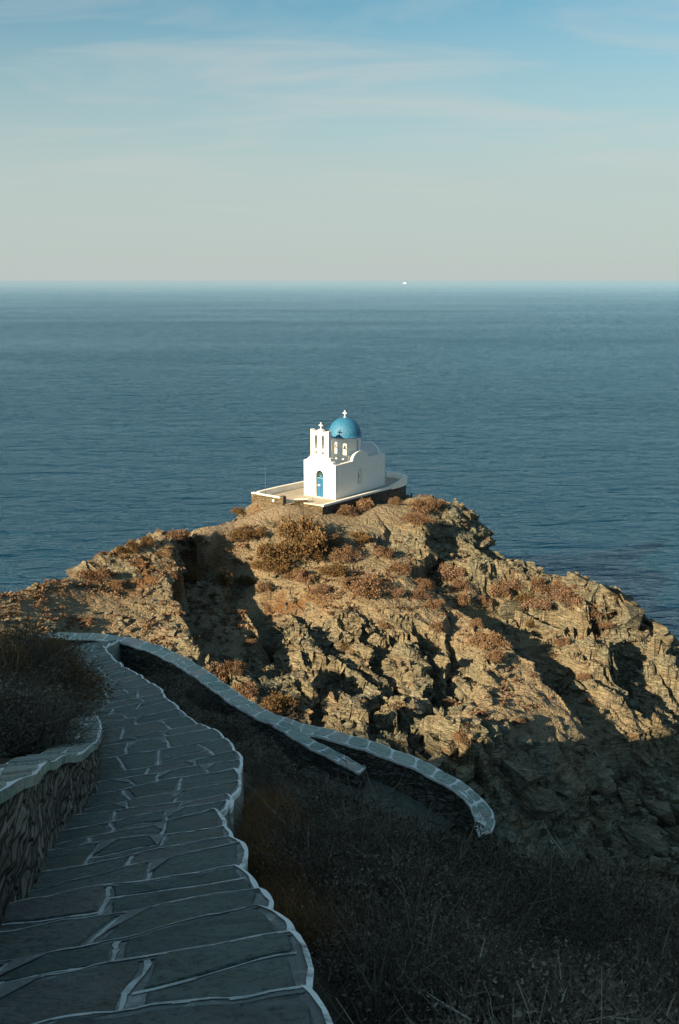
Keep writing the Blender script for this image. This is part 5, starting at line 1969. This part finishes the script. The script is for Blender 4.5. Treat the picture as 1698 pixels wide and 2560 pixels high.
rs = np.random.default_rng(21)
protoN = []
for k in range(5):
    a_ = twigs(np.random.default_rng(600 + k), 620, 0.46, 0.38, 0.0030, 1.0, 2)
    lv, lf, lt = leaf_shrub(630 + k, 11, 2400, 0.019, 0.8)
    protoN.append(join([a_, (lv * np.array([0.46, 0.46, 0.42]), lf, lt * 0.75)]))
protoM = []
for k in range(5):
    a_ = twigs(np.random.default_rng(640 + k), 420, 0.55, 0.48, 0.0055, 1.0, 2)
    lv, lf, lt = leaf_shrub(650 + k, 10, 1500, 0.034, 0.8)
    protoM.append(join([a_, (lv * np.array([0.5, 0.5, 0.5]), lf, lt * 0.7)]))
protoF = []
for k in range(5):
    a_ = twigs(np.random.default_rng(660 + k), 160, 0.62, 0.5, 0.010, 1.0, 2)
    lv, lf, lt = leaf_shrub(670 + k, 9, 800, 0.065, 0.8)
    protoF.append(join([a_, (lv * np.array([0.6, 0.6, 0.52]), lf, lt * 0.7)]))
protoG = []
for k in range(4):       # dead grass: long thin arching blades
    protoG.append(twigs(np.random.default_rng(680 + k), 260, 0.30, 0.62, 0.0022, 0.55, 1))

OUTx, OUTy = OUTR[:, 0], OUTR[:, 1]


def wall_gap(x, y):
    """Distance to the nearest wall of the lower path, and to the lower path itself."""
    d1 = np.min((OUTR[:, 0] - x) ** 2 + (OUTR[:, 1] - y) ** 2)
    d2 = np.min((BRR[:, 0] - x) ** 2 + (BRR[:, 1] - y) ** 2)
    d3 = np.min((LOW[:, 0] - x) ** 2 + (LOW[:, 1] - y) ** 2)
    return min(math.sqrt(d1), math.sqrt(d2), max(math.sqrt(d3) - 0.9, 0))


def clear_of_walls(x, y, m):
    return wall_gap(x, y) > m


parts, partsR = [], []
placed = []
tries = 0
while tries < 9000:
    tries += 1
    y = 1.8 + 24.5 * rs.uniform(0, 1) ** 1.25
    x = rs.uniform(-7, 0.38 * y + 3.5)
    if x < xr(y) + 0.30: continue
    sp_ = 0.30 if y < 7 else (0.42 if y < 13 else 0.55)
    if placed:
        P_ = np.array(placed)
        if np.min((P_[:, 0] - x) ** 2 + (P_[:, 1] - y) ** 2) < sp_ ** 2: continue
    if y > 11 and not clear_of_walls(x, y, 0.75): continue
    if y > 12 and np.min((LOW[:, 0] - x) ** 2 + (LOW[:, 1] - y) ** 2) < 2.7 ** 2: continue
    if y > 22 and x > -1.5: continue
    if y > 25.5: continue
    placed.append((x, y))
    pr_ = protoN if y < 7.5 else (protoM if y < 13 else protoF)
    v, f, t_ = pr_[rs.integers(0, 5)]
    bigv = 0.58 + 1.25 * float(sstep(-0.12, 0.25, fbm(np.array([x * 0.6]), np.array([y * 0.5]), 91, 2))[0])
    if y > 12: bigv = min(bigv, 1.05)
    s = bigv * rs.uniform(0.8, 1.15)
    if x < xr(y) + 0.6: s *= 0.6
    if y > 13: s *= 0.80
    if y > 12: s *= min(1.0, 0.26 + 0.17 * wall_gap(x, y))
    an = rs.uniform(0, 6.28)
    c_, s_ = math.cos(an), math.sin(an)
    vv = np.c_[(v[:, 0] * c_ - v[:, 1] * s_) * s + x, (v[:, 0] * s_ + v[:, 1] * c_) * s + y, v[:, 2] * s + float(L.at(x, y))]
    parts.append((vv, f, np.clip(t_ * rs.uniform(0.8, 1.2) + rs.uniform(-0.1, 0.1) + 0.55 * float(fbm(np.array([x * 0.55]), np.array([y * 0.55]), 93, 2)[0]), 0, 1)))
# dead rusty grass close to the right edge of the path
for k in range(560):
    y = rs.uniform(4.6, 9.4)
    x = xr(y) + 0.12 + abs(rs.normal(0, 0.75))
    if y < 5.2 and x > xr(y) + 0.5: continue
    v, f, t_ = protoG[rs.integers(0, 4)]
    s = rs.uniform(0.35, 0.8)
    an = rs.uniform(0, 6.28)
    c_, s_ = math.cos(an), math.sin(an)
    vv = np.c_[(v[:, 0] * c_ - v[:, 1] * s_) * s + x, (v[:, 0] * s_ + v[:, 1] * c_) * s + y, v[:, 2] * s + float(L.at(x, y))]
    partsR.append((vv, f, t_))
partsP = []
for k in range(70):     # pale stalks standing out of the scrub
    y = rs.uniform(3.0, 13)
    x = rs.uniform(xr(y) + 0.5, 0.36 * y + 1.5)
    v, f, t_ = twigs(rs, 14, 0.22, 0.70, 0.0026, 0.5, 1)
    s = rs.uniform(0.6, 1.0)
    partsP.append((v * s + np.array([x, y, float(L.at(x, y))]), f, np.clip(t_ + 0.45, 0, 1)))
o = plant_obj('undergrowth', join(parts + partsP), M['scrub'])
tag(o, 'dense dark scrub covering the shaded slope', 'scrub', kind='stuff')
o = plant_obj('dry_grass', join(partsR), M['scrub_rust'])
tag(o, 'rusty dead grass along the right edge of the path', 'grass', kind='stuff')
# grass and scrub on the bank above the retaining wall
parts = []
for k in range(240):
    y = rs.uniform(2.0, 15)
    x = xl(y) - 0.75 - rs.uniform(0, 3.5)
    v, f, t_ = protoM[rs.integers(0, 5)]
    s = rs.uniform(0.6, 1.1)
    an = rs.uniform(0, 6.28)
    c_, s_ = math.cos(an), math.sin(an)
    vv = np.c_[(v[:, 0] * c_ - v[:, 1] * s_) * s + x, (v[:, 0] * s_ + v[:, 1] * c_) * s + y, v[:, 2] * s + float(L.at(x, y))]
    parts.append((vv, f, t_))
for k in range(120):
    y = rs.uniform(15, 27)
    x = xl(y) - 0.55 - rs.uniform(0, 4)
    if not clear_of_walls(x, y, 0.8): continue
    v, f, t_ = protoF[rs.integers(0, 5)]
    vv = v * rs.uniform(0.6, 1.1) + np.array([x, y, float(L.at(x, y))])
    parts.append((vv, f, t_))
o = plant_obj('bank_scrub', join(parts), M['scrub'])
tag(o, 'dark scrub on the bank behind the retaining wall', 'scrub', kind='stuff')

# ------------------------------------------------------------------ boat far out
p = at_y(1012, 708.0, 9800)
bt = tag(empty('motor_yacht', (p[0], p[1], 0), R(90)), 'tiny white motor yacht far out near the horizon', 'boat')
bm = bmesh.new()
sec = [(-17, 3.2, 3.0), (-6, 3.8, 3.2), (6, 3.4, 3.6), (13, 1.8, 4.2), (17.5, 0.15, 4.8)]
rows = [[bm.verts.new((w_ * sx, y, z)) for sx, z in ((-1, h_), (-0.75, 0.6), (-0.1, -0.6), (0.1, -0.6), (0.75, 0.6), (1, h_))] for y, w_, h_ in sec]
for a_, b_ in zip(rows[:-1], rows[1:]):
    for k in range(5): bm.faces.new((a_[k], a_[k + 1], b_[k + 1], b_[k]))
    bm.faces.new((a_[5], a_[0], b_[0], b_[5]))
bm.faces.new(rows[0])
bm_obj('hull', bm, M['boat'], bt)
bm = bmesh.new()
box(bm, -2.8, 2.8, -13, 6, 3.1, 6.2)
box(bm, -2.3, 2.3, -9, 3, 6.2, 8.8)
bm_obj('cabin', bm, M['boat'], bt)
bm = bmesh.new()
box(bm, -0.15, 0.15, -2, -1.7, 8.8, 13)
bm_obj('mast', bm, M['boat'], bt)
bt.rotation_euler = (0, 0, R(78))
